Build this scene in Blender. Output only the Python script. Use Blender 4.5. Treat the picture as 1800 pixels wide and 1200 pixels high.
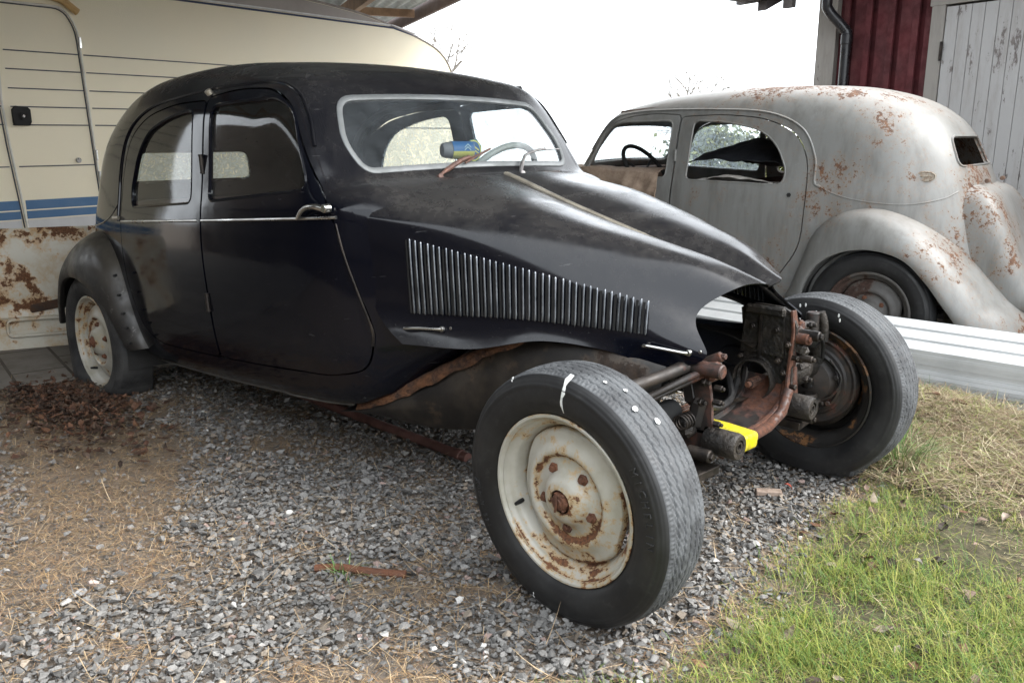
import bpy, math, numpy as np
from mathutils import Vector, Matrix
PI=math.pi
rng=np.random.default_rng(7)
scene=bpy.context.scene
for o in list(bpy.data.objects): bpy.data.objects.remove(o,do_unlink=True)
C=scene.collection.objects
# ------------------------------------------------------------------ camera
CP=Vector((1.2246,-2.1737,1.1753)); PITCH=.2380; YAW=2.3351
fw=Vector((math.cos(YAW)*math.cos(PITCH),math.sin(YAW)*math.cos(PITCH),-math.sin(PITCH)))
rt=fw.cross(Vector((0,0,1))).normalized(); up=rt.cross(fw)
cam=bpy.data.cameras.new('camera'); co=bpy.data.objects.new('camera',cam); C.link(co)
co.matrix_world=Matrix(((rt.x,up.x,-fw.x,CP.x),(rt.y,up.y,-fw.y,CP.y),(rt.z,up.z,-fw.z,CP.z),(0,0,0,1)))
cam.lens=30.0; cam.sensor_width=36; cam.clip_start=.05; cam.clip_end=2000
scene.camera=co
# ------------------------------------------------------------------ world, sun, exposure
SUN_EL=math.radians(42); SUN_AZ=math.radians(35)      # azimuth measured from +x towards +y
w=bpy.data.worlds.new('World'); scene.world=w; w.use_nodes=True
nt=w.node_tree; nt.nodes.clear()
sky=nt.nodes.new('ShaderNodeTexSky'); sky.sky_type='NISHITA'; sky.sun_disc=False
sky.sun_elevation=SUN_EL; sky.sun_rotation=PI/2-SUN_AZ; sky.air_density=1.0; sky.dust_density=6.0; sky.ozone_density=1.0
hsv=nt.nodes.new('ShaderNodeHueSaturation'); hsv.inputs['Saturation'].default_value=.22; hsv.inputs['Value'].default_value=1.0
addn=nt.nodes.new('ShaderNodeMix'); addn.data_type='RGBA'; addn.inputs[0].default_value=.55
addn.inputs['B'].default_value=(9.6,10.2,10.8,1)      # the even overcast layer
bg=nt.nodes.new('ShaderNodeBackground'); bg.inputs['Strength'].default_value=.15
wo=nt.nodes.new('ShaderNodeOutputWorld')
nt.links.new(sky.outputs[0],hsv.inputs['Color']); nt.links.new(hsv.outputs[0],addn.inputs['A'])
nt.links.new(addn.outputs['Result'],bg.inputs['Color']); nt.links.new(bg.outputs[0],wo.inputs['Surface'])
sl=bpy.data.lights.new('sun','SUN'); so=bpy.data.objects.new('sun',sl); C.link(so)
sl.energy=.75; sl.angle=math.radians(24); sl.color=(1,.96,.9)
sd=Vector((math.cos(SUN_EL)*math.cos(SUN_AZ),math.cos(SUN_EL)*math.sin(SUN_AZ),math.sin(SUN_EL)))
so.rotation_euler=sd.to_track_quat('Z','Y').to_euler(); so.location=(3,3,8)
vs=scene.view_settings; vs.view_transform='Standard'; vs.look='None'; vs.gamma=1; vs.use_curve_mapping=False
vs.exposure=1.82
scene.render.engine='CYCLES'
scene.cycles.max_bounces=10; scene.cycles.transparent_max_bounces=24

# ------------------------------------------------------------------ node helpers
class NM:
    def __init__(s,name):
        s.m=bpy.data.materials.new(name); s.m.use_nodes=True; s.t=s.m.node_tree; s.t.nodes.clear()
        s.out=s.t.nodes.new('ShaderNodeOutputMaterial'); s.b=s.t.nodes.new('ShaderNodeBsdfPrincipled')
        s.t.links.new(s.b.outputs[0],s.out.inputs['Surface'])
        s.tc=s.t.nodes.new('ShaderNodeTexCoord'); s.co=s.tc.outputs['Object']
    def ln(s,a,b):
        if isinstance(a,(int,float)): b.default_value=a
        elif isinstance(a,tuple): b.default_value=a if len(a)==len(b.default_value) else tuple(a)+(1,)
        else: s.t.links.new(a,b)
    def noise(s,scale,detail=6,rough=.6,co=None,stretch=None,dist=0,off=(0,0,0)):
        c=co or s.co
        if stretch or off!=(0,0,0):
            mp=s.t.nodes.new('ShaderNodeMapping'); mp.inputs['Scale'].default_value=stretch or (1,1,1); mp.inputs['Location'].default_value=off
            s.ln(c,mp.inputs[0]); c=mp.outputs[0]
        n=s.t.nodes.new('ShaderNodeTexNoise'); n.inputs['Scale'].default_value=scale; n.inputs['Detail'].default_value=detail
        n.inputs['Roughness'].default_value=rough; n.inputs['Distortion'].default_value=dist
        s.ln(c,n.inputs['Vector']); return n.outputs['Fac']
    def vor(s,scale,co=None,feat='F1',out='Distance',stretch=None):
        c=co or s.co
        if stretch:
            mp=s.t.nodes.new('ShaderNodeMapping'); mp.inputs['Scale'].default_value=stretch; s.ln(c,mp.inputs[0]); c=mp.outputs[0]
        n=s.t.nodes.new('ShaderNodeTexVoronoi'); n.feature=feat; n.inputs['Scale'].default_value=scale; s.ln(c,n.inputs['Vector'])
        return n.outputs[out]
    def ramp(s,x,a,b,lo=0.,hi=1.):
        n=s.t.nodes.new('ShaderNodeMapRange'); n.interpolation_type='SMOOTHSTEP'
        n.inputs['From Min'].default_value=a; n.inputs['From Max'].default_value=b
        n.inputs['To Min'].default_value=lo; n.inputs['To Max'].default_value=hi
        s.ln(x,n.inputs['Value']); return n.outputs['Result']
    def m_(s,op,a,b=0.,c=None):
        n=s.t.nodes.new('ShaderNodeMath'); n.operation=op; s.ln(a,n.inputs[0]); s.ln(b,n.inputs[1])
        if c is not None: s.ln(c,n.inputs[2])
        return n.outputs[0]
    def mix(s,f,a,b):
        n=s.t.nodes.new('ShaderNodeMix'); n.data_type='RGBA'; s.ln(f,n.inputs[0]); s.ln(a,n.inputs['A']); s.ln(b,n.inputs['B']); return n.outputs['Result']
    def xyz(s,c=None):
        n=s.t.nodes.new('ShaderNodeSeparateXYZ'); s.ln(c or s.co,n.inputs[0]); return n.outputs
    def normal(s):
        g=s.t.nodes.new('ShaderNodeNewGeometry'); return g.outputs['Normal']
    def attr(s,name):
        n=s.t.nodes.new('ShaderNodeAttribute'); n.attribute_name=name; return n.outputs['Color']
    def bump(s,h,strength=.3,dist=.01):
        n=s.t.nodes.new('ShaderNodeBump'); n.inputs['Strength'].default_value=strength; n.inputs['Distance'].default_value=dist
        s.ln(h,n.inputs['Height']); s.t.links.new(n.outputs[0],s.b.inputs['Normal'])
    def set(s,base=None,rough=None,metal=None,spec=None,coat=None):
        for k,v in (('Base Color',base),('Roughness',rough),('Metallic',metal),('Specular IOR Level',spec),('Coat Weight',coat)):
            if v is not None: s.ln(v,s.b.inputs[k])
        return s.m
def simple(name,a,b,rough=.6,metal=0,scale=12,bump=.15,bd=.004,spec=None):
    n=NM(name); f=n.ramp(n.noise(scale,8,.65),.35,.65)
    n.bump(n.noise(scale*5,5),bump,bd)
    return n.set(n.mix(f,a,b),n.ramp(n.noise(scale*2),.3,.7,rough*.8,min(1,rough*1.2)),metal,spec)
def rusty(name,paint,rust,amount,scale=6,rough=.5,dirt=(.12,.09,.06),dirtamt=.3,seed=0,edge=(.30,.14,.05)):
    n=NM(name); off=(seed,seed*1.7,seed*.6)
    a=n.noise(scale,10,.7,off=off); b=n.noise(scale*.28,3,.5,off=off)
    s=n.m_('ADD',n.m_('MULTIPLY',a,.62),n.m_('MULTIPLY',b,.55))
    t=.66-amount*.3
    f=n.ramp(s,t,t+.022); f2=n.ramp(s,t-.045,t)
    rc=n.mix(n.ramp(n.noise(scale*9,5),.3,.7),rust,tuple(x*.45 for x in rust))
    d=n.ramp(n.noise(scale*.7,9,.7,off=(3,5,seed)),.42,.72,0,dirtamt)
    p=n.mix(d,paint,dirt)
    p=n.mix(n.m_('MULTIPLY',f2,.55),p,edge)
    n.bump(n.m_('ADD',n.m_('MULTIPLY',n.noise(scale*16,4),n.m_('ADD',f,.15)),n.m_('MULTIPLY',f,-.6)),.35,.003)
    return n.set(n.mix(f,p,rc),n.m_('ADD',n.m_('MULTIPLY',f,.4),n.ramp(n.noise(scale*3),.3,.7,rough*.8,rough*1.15)))
# ------------------------------------------------------------------ materials
def black_paint(name,dust=1.0,rbase=.12,spec=.40):
    n=NM(name)
    nz=n.xyz(n.normal())[2]
    upf=n.ramp(nz,.15,.95)
    big=n.noise(2.6,8,.68,dist=.6); fine=n.noise(38,6,.7)
    streak=n.noise(4,6,.6,stretch=(7,7,.8))
    d=n.m_('MULTIPLY',n.m_('ADD',n.m_('MULTIPLY',upf,.30*dust),.006*dust),n.ramp(big,.30,.72,.25,1.))
    d=n.m_('ADD',d,n.m_('MULTIPLY',n.ramp(streak,.58,.75),.010*dust))
    d=n.m_('MULTIPLY',d,n.ramp(fine,.2,.8,.6,1.25))
    col=n.mix(d,(.0018,.0024,.0055),(.118,.110,.098))
    sp=n.m_('MULTIPLY',n.ramp(n.noise(230,3,.6),.66,.74),n.ramp(n.noise(3.3,5,.6),.40,.7,.05,.5)); col=n.mix(sp,col,(.16,.15,.13))
    sc=n.m_('MULTIPLY',n.ramp(n.noise(14,3,.5,stretch=(1,1,9),dist=.4),.715,.73),.25); col=n.mix(sc,col,(.12,.12,.12))
    n.bump(n.noise(5,3),.05,.01)
    return n.set(col,n.m_('ADD',n.m_('MULTIPLY',d,.75),n.ramp(n.noise(9,8),.35,.7,rbase*.7,rbase+.05)),0,spec)
BLACK=black_paint('dusty_black_paint')
BLACKS=black_paint('black_paint_sides',.3,.09,.32)
FEND=None
def mk_fend():
    n=NM('scuffed_black_paint')
    nz=n.xyz(n.normal())[2]
    d=n.m_('MULTIPLY',n.ramp(nz,-.1,.95,.08,.40),n.ramp(n.noise(4,8,.7),.3,.7,.2,1))
    sc=n.ramp(n.noise(9,10,.75,dist=.8),.60,.66,0,.55)
    col=n.mix(d,(.010,.010,.011),(.17,.145,.105)); col=n.mix(sc,col,(.20,.19,.17))
    n.bump(n.noise(30,5),.15,.003)
    return n.set(col,n.ramp(n.noise(12),.3,.7,.3,.65))
FEND=mk_fend()
def mk_grey():
    n=NM('faded_grey_paint_with_rust')
    x,y,z=n.xyz()[0:3]
    a=n.noise(15,14,.78); b=n.noise(2.3,4,.55,off=(2.2,4.1,0.6)); c=n.noise(60,6,.75)
    s=n.m_('ADD',n.m_('ADD',n.m_('MULTIPLY',a,.48),n.m_('MULTIPLY',b,.47)),n.m_('MULTIPLY',c,.20))
    s=n.m_('ADD',s,n.m_('MULTIPLY',n.ramp(n.noise(5,6,.6,stretch=(4,4,.5)),.5,.8),.03))
    # more rust along the roof edge, below the rear window and around the wings
    roof=n.m_('MULTIPLY',n.ramp(z,1.33,1.46),n.ramp(z,1.53,1.50,0,1))
    roof=n.ramp(z,1.36,1.46)
    rear=n.m_('MULTIPLY',n.ramp(x,-2.7,-3.15),n.ramp(z,1.3,.95,.25,1))
    s=n.m_('ADD',s,n.m_('ADD',n.m_('MULTIPLY',roof,.055),n.m_('MULTIPLY',rear,.045)))
    f=n.ramp(s,.660,.685); halo=n.ramp(s,.585,.665)
    pits=n.m_('LESS_THAN',n.vor(9,out='Distance'),.052)
    pits=n.m_('MULTIPLY',pits,n.ramp(b,.45,.6))
    f=n.m_('MAXIMUM',f,pits)
    rc=n.mix(n.ramp(n.noise(40,8,.75),.38,.62),(.165,.080,.040),(.070,.034,.022))
    st=n.ramp(n.noise(3,8,.65,stretch=(5,5,.7)),.40,.75)
    p=n.mix(st,(.195,.195,.185),(.132,.127,.116))
    p=n.mix(n.ramp(n.noise(5,10,.8),.55,.75,0,.6),p,(.265,.275,.28))
    p=n.mix(n.m_('MULTIPLY',halo,.45),p,(.22,.165,.12))
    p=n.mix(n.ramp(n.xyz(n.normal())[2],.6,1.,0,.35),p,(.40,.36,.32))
    n.bump(n.m_('ADD',n.m_('MULTIPLY',f,-.5),n.m_('MULTIPLY',n.noise(90,4),.3)),.3,.003)
    return n.set(n.mix(f,p,rc),n.m_('ADD',.42,n.m_('MULTIPLY',f,.4)))
GREY=mk_grey()
GREYF=rusty('grey_wing_paint_with_rust',(.24,.235,.215),(.17,.080,.045),.08,8,.45,(.19,.15,.11),.5,2.3,(.24,.17,.12))
def mk_rubber():
    n=NM('weathered_tyre_rubber')
    d=n.ramp(n.noise(5,8,.7),.35,.7)
    col=n.mix(d,(.009,.009,.0095),(.021,.021,.021))
    col=n.mix(n.ramp(n.noise(40,6,.7),.55,.75,0,.25),col,(.07,.068,.065))
    n.bump(n.noise(60,5),.1,.002)
    return n.set(col,n.ramp(n.noise(8),.3,.7,.42,.62),0,.45)
RUBBER=mk_rubber()
TREAD=simple('worn_grey_tread_rubber',(.035,.037,.04),(.085,.09,.095),.72,0,14,.3,.003)
FLATRUB=simple('perished_flat_tyre_rubber',(.012,.012,.013),(.045,.044,.042),.7,0,9,.5,.006)
def mk_rim():
    n=NM('chipped_cream_wheel_paint')
    a=n.noise(26,12,.75); b=n.noise(5,4,.6); s=n.m_('ADD',n.m_('MULTIPLY',a,.6),n.m_('MULTIPLY',b,.5))
    r=n.vor(1,n.attr('wear'))
    wr=n.xyz(n.attr('wear'))[0]
    s=n.m_('ADD',s,n.m_('MULTIPLY',wr,.10))
    f=n.ramp(s,.665,.685); halo=n.ramp(s,.59,.67)
    rc=n.mix(n.ramp(n.noise(90),.3,.7),(.20,.085,.035),(.06,.025,.015))
    p=n.mix(n.ramp(n.noise(7,8),.4,.7),(.43,.415,.365),(.32,.30,.235))
    p=n.mix(n.m_('MULTIPLY',halo,.75),p,(.42,.27,.11))
    n.bump(n.m_('ADD',n.m_('MULTIPLY',f,-.5),n.m_('MULTIPLY',n.noise(60),.2)),.35,.003)
    return n.set(n.mix(f,p,rc),n.m_('ADD',.36,n.m_('MULTIPLY',f,.45)))
RIM=mk_rim()
RIMG=rusty('dirty_grey_wheel_paint',(.20,.19,.17),(.10,.05,.03),.34,12,.55,(.08,.06,.05),.6,4)
RUST=simple('brown_rust',(.075,.033,.020),(.15,.062,.032),.85,0,18,.6,.006)
ORUST=simple('flaking_orange_rust',(.15,.062,.024),(.04,.022,.015),.9,0,26,1.0,.012)
REDRUST=rusty('red_oxide_over_black_grime',(.012,.010,.009),(.095,.036,.019),.10,9,.6,(.05,.035,.025),.5,1.1,(.09,.04,.03))
GRIME=simple('oily_black_grime',(.006,.0055,.005),(.026,.020,.015),.55,0,16,.8,.008)
DARKPAN=rusty('dark_grimy_steel',(.006,.005,.0045),(.03,.018,.011),-.02,7,.5,(.06,.047,.033),.45,6,(.06,.04,.025))
BLK=simple('matt_black_interior',(.008,.008,.008),(.02,.019,.018),.85,0,6,.2,.004)
IRON=simple('dull_cast_iron',(.018,.016,.015),(.05,.040,.033),.5,.6,22,.4,.003)
CHROME=simple('tarnished_chrome',(.50,.50,.48),(.38,.37,.35),.3,1,7,.15,.001)
ALU=simple('oxidised_aluminium_frame',(.20,.21,.215),(.15,.16,.16),.55,.4,5,.2,.002)
LOUV=simple('worn_louvre_metal',(.085,.093,.105),(.17,.18,.195),.22,.8,12,.15,.001)
STRIP=simple('dull_brass_hinge_strip',(.50,.46,.38),(.30,.27,.22),.36,.6,14,.25,.002)
WIPER=simple('rusty_wiper_arm',(.16,.075,.05),(.10,.06,.05),.6,.2,30,.3,.002)
WIPG=simple('grey_wiper_arm',(.30,.29,.28),(.18,.17,.17),.45,.6,30,.3,.002)
IVORY=simple('ivory_plastic',(.42,.44,.41),(.36,.37,.34),.4,0,9,.05)
SEAT=simple('dark_red_seat_cloth',(.06,.022,.018),(.10,.05,.04),.9,0,14,.5,.008)
YEL=simple('yellow_webbing',(.60,.50,.0),(.38,.33,.02),.55,0,22,.5,.004)
DROPSLOT=simple('dropping_and_slot_white',(.75,.76,.74),(.55,.56,.54),.7,0,60,.3,.002)
def glass(name,dust,tint,frost=0,scale=5):
    n=NM(name); n.t.nodes.remove(n.b)
    tr=n.t.nodes.new('ShaderNodeBsdfTransparent'); tr.inputs[0].default_value=(.86,.90,.90,1)
    gl=n.t.nodes.new('ShaderNodeBsdfGlossy'); gl.inputs['Roughness'].default_value=.06; gl.inputs['Color'].default_value=(1,1,1,1)
    df=n.t.nodes.new('ShaderNodeBsdfDiffuse'); df.inputs[0].default_value=tint+(1,)
    tl=n.t.nodes.new('ShaderNodeBsdfTranslucent'); tl.inputs[0].default_value=tint+(1,)
    ad=n.t.nodes.new('ShaderNodeMixShader'); ad.inputs[0].default_value=.5
    n.t.links.new(df.outputs[0],ad.inputs[1]); n.t.links.new(tl.outputs[0],ad.inputs[2])
    fr=n.t.nodes.new('ShaderNodeFresnel'); ge=n.t.nodes.new('ShaderNodeNewGeometry'); n.ln(n.m_('SUBTRACT',1.45,n.m_('MULTIPLY',ge.outputs['Backfacing'],.76)),fr.inputs[0])
    m1=n.t.nodes.new('ShaderNodeMixShader'); m2=n.t.nodes.new('ShaderNodeMixShader')
    n.t.links.new(fr.outputs[0],m1.inputs[0]); n.t.links.new(tr.outputs[0],m1.inputs[1]); n.t.links.new(gl.outputs[0],m1.inputs[2])
    d=n.m_('MULTIPLY',n.ramp(n.noise(scale,10,.75),.3,.7,.5,1.5),dust)
    if frost: d=n.m_('ADD',d,n.ramp(n.noise(34,8,.75,dist=1.2),.38,.62,0,frost))
    n.ln(d,m2.inputs[0]); n.t.links.new(m1.outputs[0],m2.inputs[1]); n.t.links.new(ad.outputs[0],m2.inputs[2])
    n.t.links.new(m2.outputs[0],n.out.inputs['Surface']); return n.m
GLASS=glass('dusty_window_glass',.12,(.20,.19,.17))
GLASSW=glass('dusty_windscreen_glass',.13,(.45,.50,.54))
GLASSF=glass('frosted_dirty_window_glass',.20,(.62,.74,.82),.35)

# ------------------------------------------------------------------ mesh helpers
def mesh_obj(name,V,F,mat,parent=None,smooth=True,M=None,cols=None,cname='tint'):
    V=np.asarray(V,float).reshape(-1,3)
    me=bpy.data.meshes.new(name)
    if M is not None: V=M(V)
    if isinstance(F,np.ndarray):
        k=F.shape[1]; nf=len(F)
        me.vertices.add(len(V)); me.vertices.foreach_set('co',V.ravel())
        me.loops.add(nf*k); me.loops.foreach_set('vertex_index',F.ravel().astype(np.int32))
        me.polygons.add(nf); me.polygons.foreach_set('loop_start',np.arange(0,nf*k,k,dtype=np.int32)); me.update(calc_edges=True); me.validate()
    else:
        me.from_pydata(V.tolist(),[],[list(map(int,f)) for f in F]); me.update()
    me.polygons.foreach_set('use_smooth',[bool(smooth)]*len(me.polygons))
    if cols is not None:
        a=me.color_attributes.new(cname,'FLOAT_COLOR','POINT'); c=np.ones((len(V),4)); c[:,:3]=cols; a.data.foreach_set('color',c.ravel())
    for mm in (mat if isinstance(mat,(list,tuple)) else [mat]): me.materials.append(mm)
    o=bpy.data.objects.new(name,me); C.link(o); o.parent=parent
    return o
def tag(o,label=None,cat=None,group=None,kind=None):
    for k,v in (('label',label),('category',cat),('group',group),('kind',kind)):
        if v: o[k]=v
    return o
def empty(name,loc,label,cat,group=None,rot=None):
    o=bpy.data.objects.new(name,None); C.link(o); o.location=loc; o.empty_display_size=.2
    if rot is not None: o.rotation_euler=rot
    return tag(o,label,cat,group)
class MB:
    def __init__(s): s.V=[];s.F=[];s.n=0
    def add(s,V,F):
        V=np.asarray(V,float).reshape(-1,3)
        s.F+=[[i+s.n for i in f] for f in F]; s.V.append(V); s.n+=len(V); return s
    def box(s,c,d,R=None,bev=.0):
        c=np.array(c,float); d=np.array(d,float)/2
        if bev>0:
            b=min(bev,min(d)*.9); V=[];
            for sx in(-1,1):
                for sy in(-1,1):
                    for sz in(-1,1):
                        V+=[[sx*(d[0]-b),sy*(d[1]-b),sz*d[2]],[sx*(d[0]-b),sy*d[1],sz*(d[2]-b)],[sx*d[0],sy*(d[1]-b),sz*(d[2]-b)]]
            V=np.array(V); F=hullfaces(V)
        else:
            V=np.array([[x,y,z] for x in(-1,1) for y in(-1,1) for z in(-1,1)],float)*d
            F=[[0,1,3,2],[4,6,7,5],[0,4,5,1],[2,3,7,6],[0,2,6,4],[1,5,7,3]]
        if R is not None: V=V@np.array(R).T
        return s.add(V+c,F)
    def tube(s,P,r,n=10,closed=False,cap=True):
        P=np.array(P,float); m=len(P); r=np.broadcast_to(np.array(r,float),(m,))
        T=np.roll(P,-1,0)-np.roll(P,1,0)
        if not closed: T[0]=P[1]-P[0]; T[-1]=P[-1]-P[-2]
        T/=np.linalg.norm(T,axis=1)[:,None]+1e-12
        a=np.array([0,0,1.]) if abs(T[0][2])<.9 else np.array([1.,0,0])
        u=np.cross(T[0],a);u/=np.linalg.norm(u); V=[]
        th=np.arange(n)*2*PI/n
        for i in range(m):
            u=u-T[i]*(u@T[i]);u/=np.linalg.norm(u);v=np.cross(T[i],u)
            V.append(P[i]+r[i]*(np.cos(th)[:,None]*u+np.sin(th)[:,None]*v))
        F=[[i*n+j,i*n+(j+1)%n,((i+1)%m)*n+(j+1)%n,((i+1)%m)*n+j] for i in range(m if closed else m-1) for j in range(n)]
        if cap and not closed: F+=[list(range(n))[::-1],[(m-1)*n+j for j in range(n)]]
        return s.add(np.vstack(V),F)
    def lathe(s,prof,c=(0,0,0),axis=(0,1,0),n=48,closed=False):
        # prof: list of (radius, offset along axis)
        ax=np.array(axis,float);ax/=np.linalg.norm(ax); a=np.array([0,0,1.]) if abs(ax[2])<.9 else np.array([1.,0,0])
        u=np.cross(ax,a);u/=np.linalg.norm(u);v=np.cross(ax,u); th=np.arange(n)*2*PI/n; m=len(prof)
        V=np.vstack([np.array(c)+ax*o+rr*(np.cos(th)[:,None]*u+np.sin(th)[:,None]*v) for rr,o in prof])
        F=[[i*n+j,i*n+(j+1)%n,((i+1)%m)*n+(j+1)%n,((i+1)%m)*n+j] for i in range(m if closed else m-1) for j in range(n)]
        return s.add(V,F)
    def cyl(s,a,b,r,n=20):
        a=np.array(a,float);b=np.array(b,float);L=np.linalg.norm(b-a)
        bv=min(r*.18,L*.2)
        return s.lathe([(0.0005,0),(r-bv,0),(r,bv),(r,L-bv),(r-bv,L),(0.0005,L)],a,(b-a),n)
    def prism(s,poly,o,ex,ey,ez,t):
        # polygon (2D) in plane o+ex,ey extruded by t along ez
        P=np.array(poly,float);n=len(P);ex,ey,ez=map(lambda q:np.array(q,float),(ex,ey,ez));o=np.array(o,float)
        A=o+P[:,:1]*ex+P[:,1:]*ey; B=A+ez*t
        F=[list(range(n))[::-1],[n+i for i in range(n)]]+[[i,(i+1)%n,n+(i+1)%n,n+i] for i in range(n)]
        return s.add(np.vstack([A,B]),F)
    def build(s,name,mat,parent=None,smooth=True,M=None,bevel=0,label=None,auto=None):
        o=mesh_obj(name,np.vstack(s.V),s.F,mat,parent,smooth,M)
        if auto:
            sharp_by_angle(o.data,auto)
        if bevel:
            b=o.modifiers.new('bevel','BEVEL'); b.width=bevel; b.segments=2; b.limit_method='ANGLE'
        if label: o['label']=label
        return o
def sharp_by_angle(me,ang):
    import bmesh
    bm=bmesh.new(); bm.from_mesh(me); bmesh.ops.recalc_face_normals(bm,faces=bm.faces)
    for e in bm.edges:
        if len(e.link_faces)==2: e.smooth=e.calc_face_angle(0)<ang
    bm.to_mesh(me); bm.free()
def hullfaces(V):
    import bmesh
    bm=bmesh.new(); vs_=[bm.verts.new(v) for v in V]; bm.verts.index_update()
    bmesh.ops.convex_hull(bm,input=vs_); bm.verts.index_update()
    F=[[v.index for v in f.verts] for f in bm.faces]; bm.free(); return F
def cubic(tx,ty):
    tx=np.array(tx,float);ty=np.array(ty,float)
    if tx[0]>tx[-1]: tx=tx[::-1];ty=ty[::-1]
    d=np.gradient(ty,tx)
    def f(x):
        x=np.clip(x,tx[0],tx[-1]);i=np.clip(np.searchsorted(tx,x)-1,0,len(tx)-2);h=tx[i+1]-tx[i];t=(x-tx[i])/h
        return (2*t**3-3*t**2+1)*ty[i]+(t**3-2*t**2+t)*h*d[i]+(-2*t**3+3*t**2)*ty[i+1]+(t**3-t**2)*h*d[i+1]
    return f
def catmull(P,k=8,closed=False):
    P=np.array(P,float);n=len(P);out=[]
    rngi=range(n) if closed else range(n-1)
    for i in rngi:
        if closed: a,b,c,d=P[i-1],P[i],P[(i+1)%n],P[(i+2)%n]
        else: b,c=P[i],P[i+1]; a=P[i-1] if i>0 else 2*b-c; d=P[i+2] if i+2<n else 2*c-b
        for t in np.arange(k)/k:
            out.append(.5*((2*b)+(c-a)*t+(2*a-5*b+4*c-d)*t*t+(3*b-a-3*c+d)*t**3))
    if not closed: out.append(P[-1])
    return np.array(out)
def fillet(P,r,k=6):
    P=np.array(P,float);n=len(P);r=np.broadcast_to(np.array(r,float),(n,));out=[]
    for i in range(n):
        a=P[i-1]-P[i];b=P[(i+1)%n]-P[i];la,lb=np.linalg.norm(a),np.linalg.norm(b);d=min(r[i],la*.49,lb*.49)
        A=P[i]+a/la*d;B=P[i]+b/lb*d
        for t in np.linspace(0,1,k): out.append((1-t)**2*A+2*t*(1-t)*P[i]+t*t*B)
    return np.array(out)
def sdpoly(P,x,y):
    """signed distance to a closed polygon, negative inside"""
    x=np.asarray(x,float);y=np.asarray(y,float);d=np.full(x.shape,1e9);ins=np.zeros(x.shape,bool)
    n=len(P)
    for i in range(n):
        ax,ay=P[i];bx,by=P[(i+1)%n];ex,ey=bx-ax,by-ay;L=ex*ex+ey*ey
        if L<1e-14: continue
        t=np.clip(((x-ax)*ex+(y-ay)*ey)/L,0,1);d=np.minimum(d,(x-ax-t*ex)**2+(y-ay-t*ey)**2)
        if ay!=by:
            c=((ay>y)!=(by>y))&(x<(bx-ax)*(y-ay)/(by-ay)+ax); ins^=c
    d=np.sqrt(d); return np.where(ins,-d,d)
def surfnet(f,lo,hi,h):
    lo=np.array(lo,float);n=np.ceil((np.array(hi)-lo)/h).astype(int)+1
    ax=[lo[i]+h*np.arange(n[i]) for i in range(3)]
    X,Y,Z=np.meshgrid(*ax,indexing='ij');F=f(X,Y,Z)
    S=np.zeros(tuple(n-1)+(3,));N=np.zeros(tuple(n-1))
    sl=lambda a,b,c,:F[a:n[0]-1+a,b:n[1]-1+b,c:n[2]-1+c]
    cs=[(a,b,c) for a in(0,1) for b in(0,1) for c in(0,1)]
    for i,p in enumerate(cs):
        for q in cs[i+1:]:
            if sum(abs(p[k]-q[k]) for k in range(3))==1:
                A=sl(*p);B=sl(*q);m=(A<0)!=(B<0);t=np.where(m,A/(A-B+1e-20),0)
                for k in range(3): S[...,k]+=np.where(m,p[k]+t*(q[k]-p[k]),0)
                N+=m
    act=N>0;idx=-np.ones(N.shape,int);idx[act]=np.arange(act.sum())
    ii=np.argwhere(act);V=lo+h*(ii+S[act]/N[act][:,None])
    for _ in range(3):
        e=1e-3;x,y,z=V.T;f0=f(x,y,z)
        g=np.stack([(f(x+e,y,z)-f0),(f(x,y+e,z)-f0),(f(x,y,z+e)-f0)],1)/e
        st=(f0/(np.sum(g*g,1)+1e-9))[:,None]*g; L=np.linalg.norm(st,axis=1)[:,None]; st*=np.minimum(1,h*.5/(L+1e-12)); V=V-st
    Q=[]
    neg=F<0
    for a in range(3):
        b,c=(a+1)%3,(a+2)%3
        s0=[slice(None)]*3;s1=[slice(None)]*3;s0[a]=slice(0,-1);s1[a]=slice(1,None)
        m=neg[tuple(s0)]!=neg[tuple(s1)];P=np.argwhere(m)
        ok=(P[:,b]>0)&(P[:,c]>0)&(P[:,b]<n[b]-1)&(P[:,c]<n[c]-1);P=P[ok]
        eb=np.zeros(3,int);eb[b]=1;ec=np.zeros(3,int);ec[c]=1
        g=lambda p:idx[tuple(p.T)]
        q=np.stack([g(P-eb-ec),g(P-ec),g(P),g(P-eb)],1)
        fl=neg[tuple(P.T)]; q=np.where(fl[:,None],q,q[:,::-1]); Q.append(q)
    return V,np.vstack(Q)
def clip(V,F,g):
    """keep the part of the mesh where g>0"""
    g=np.where(np.abs(g)<1e-6,1e-6,g)
    V=np.asarray(V);keep=g>0;new=[];cache={};m={};outV=[];out=[]
    def gv(i):
        if i not in m: m[i]=len(outV);outV.append(V[i])
        return m[i]
    def ge(i,j):
        k=(min(i,j),max(i,j))
        if k not in cache:
            t=g[k[0]]/(g[k[0]]-g[k[1]]);cache[k]=len(outV);outV.append(V[k[0]]+t*(V[k[1]]-V[k[0]]))
        return cache[k]
    for f in F:
        ks=[keep[i] for i in f]
        if not any(ks): continue
        if all(ks): out.append([gv(i) for i in f]); continue
        p=[]
        for a in range(len(f)):
            i,j=f[a],f[(a+1)%len(f)]
            if keep[i]: p.append(gv(i))
            if keep[i]!=keep[j]: p.append(ge(i,j))
        if len(p)>=3: out.append(p)
    return np.array(outV).reshape(-1,3),out
def shell(name,V,F,mat,parent,thick=.006,off=-1,M=None,auto=None):
    o=mesh_obj(name,V,F,mat,parent,True,M)
    s=o.modifiers.new('thickness','SOLIDIFY'); s.thickness=thick; s.offset=off
    return o

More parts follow.
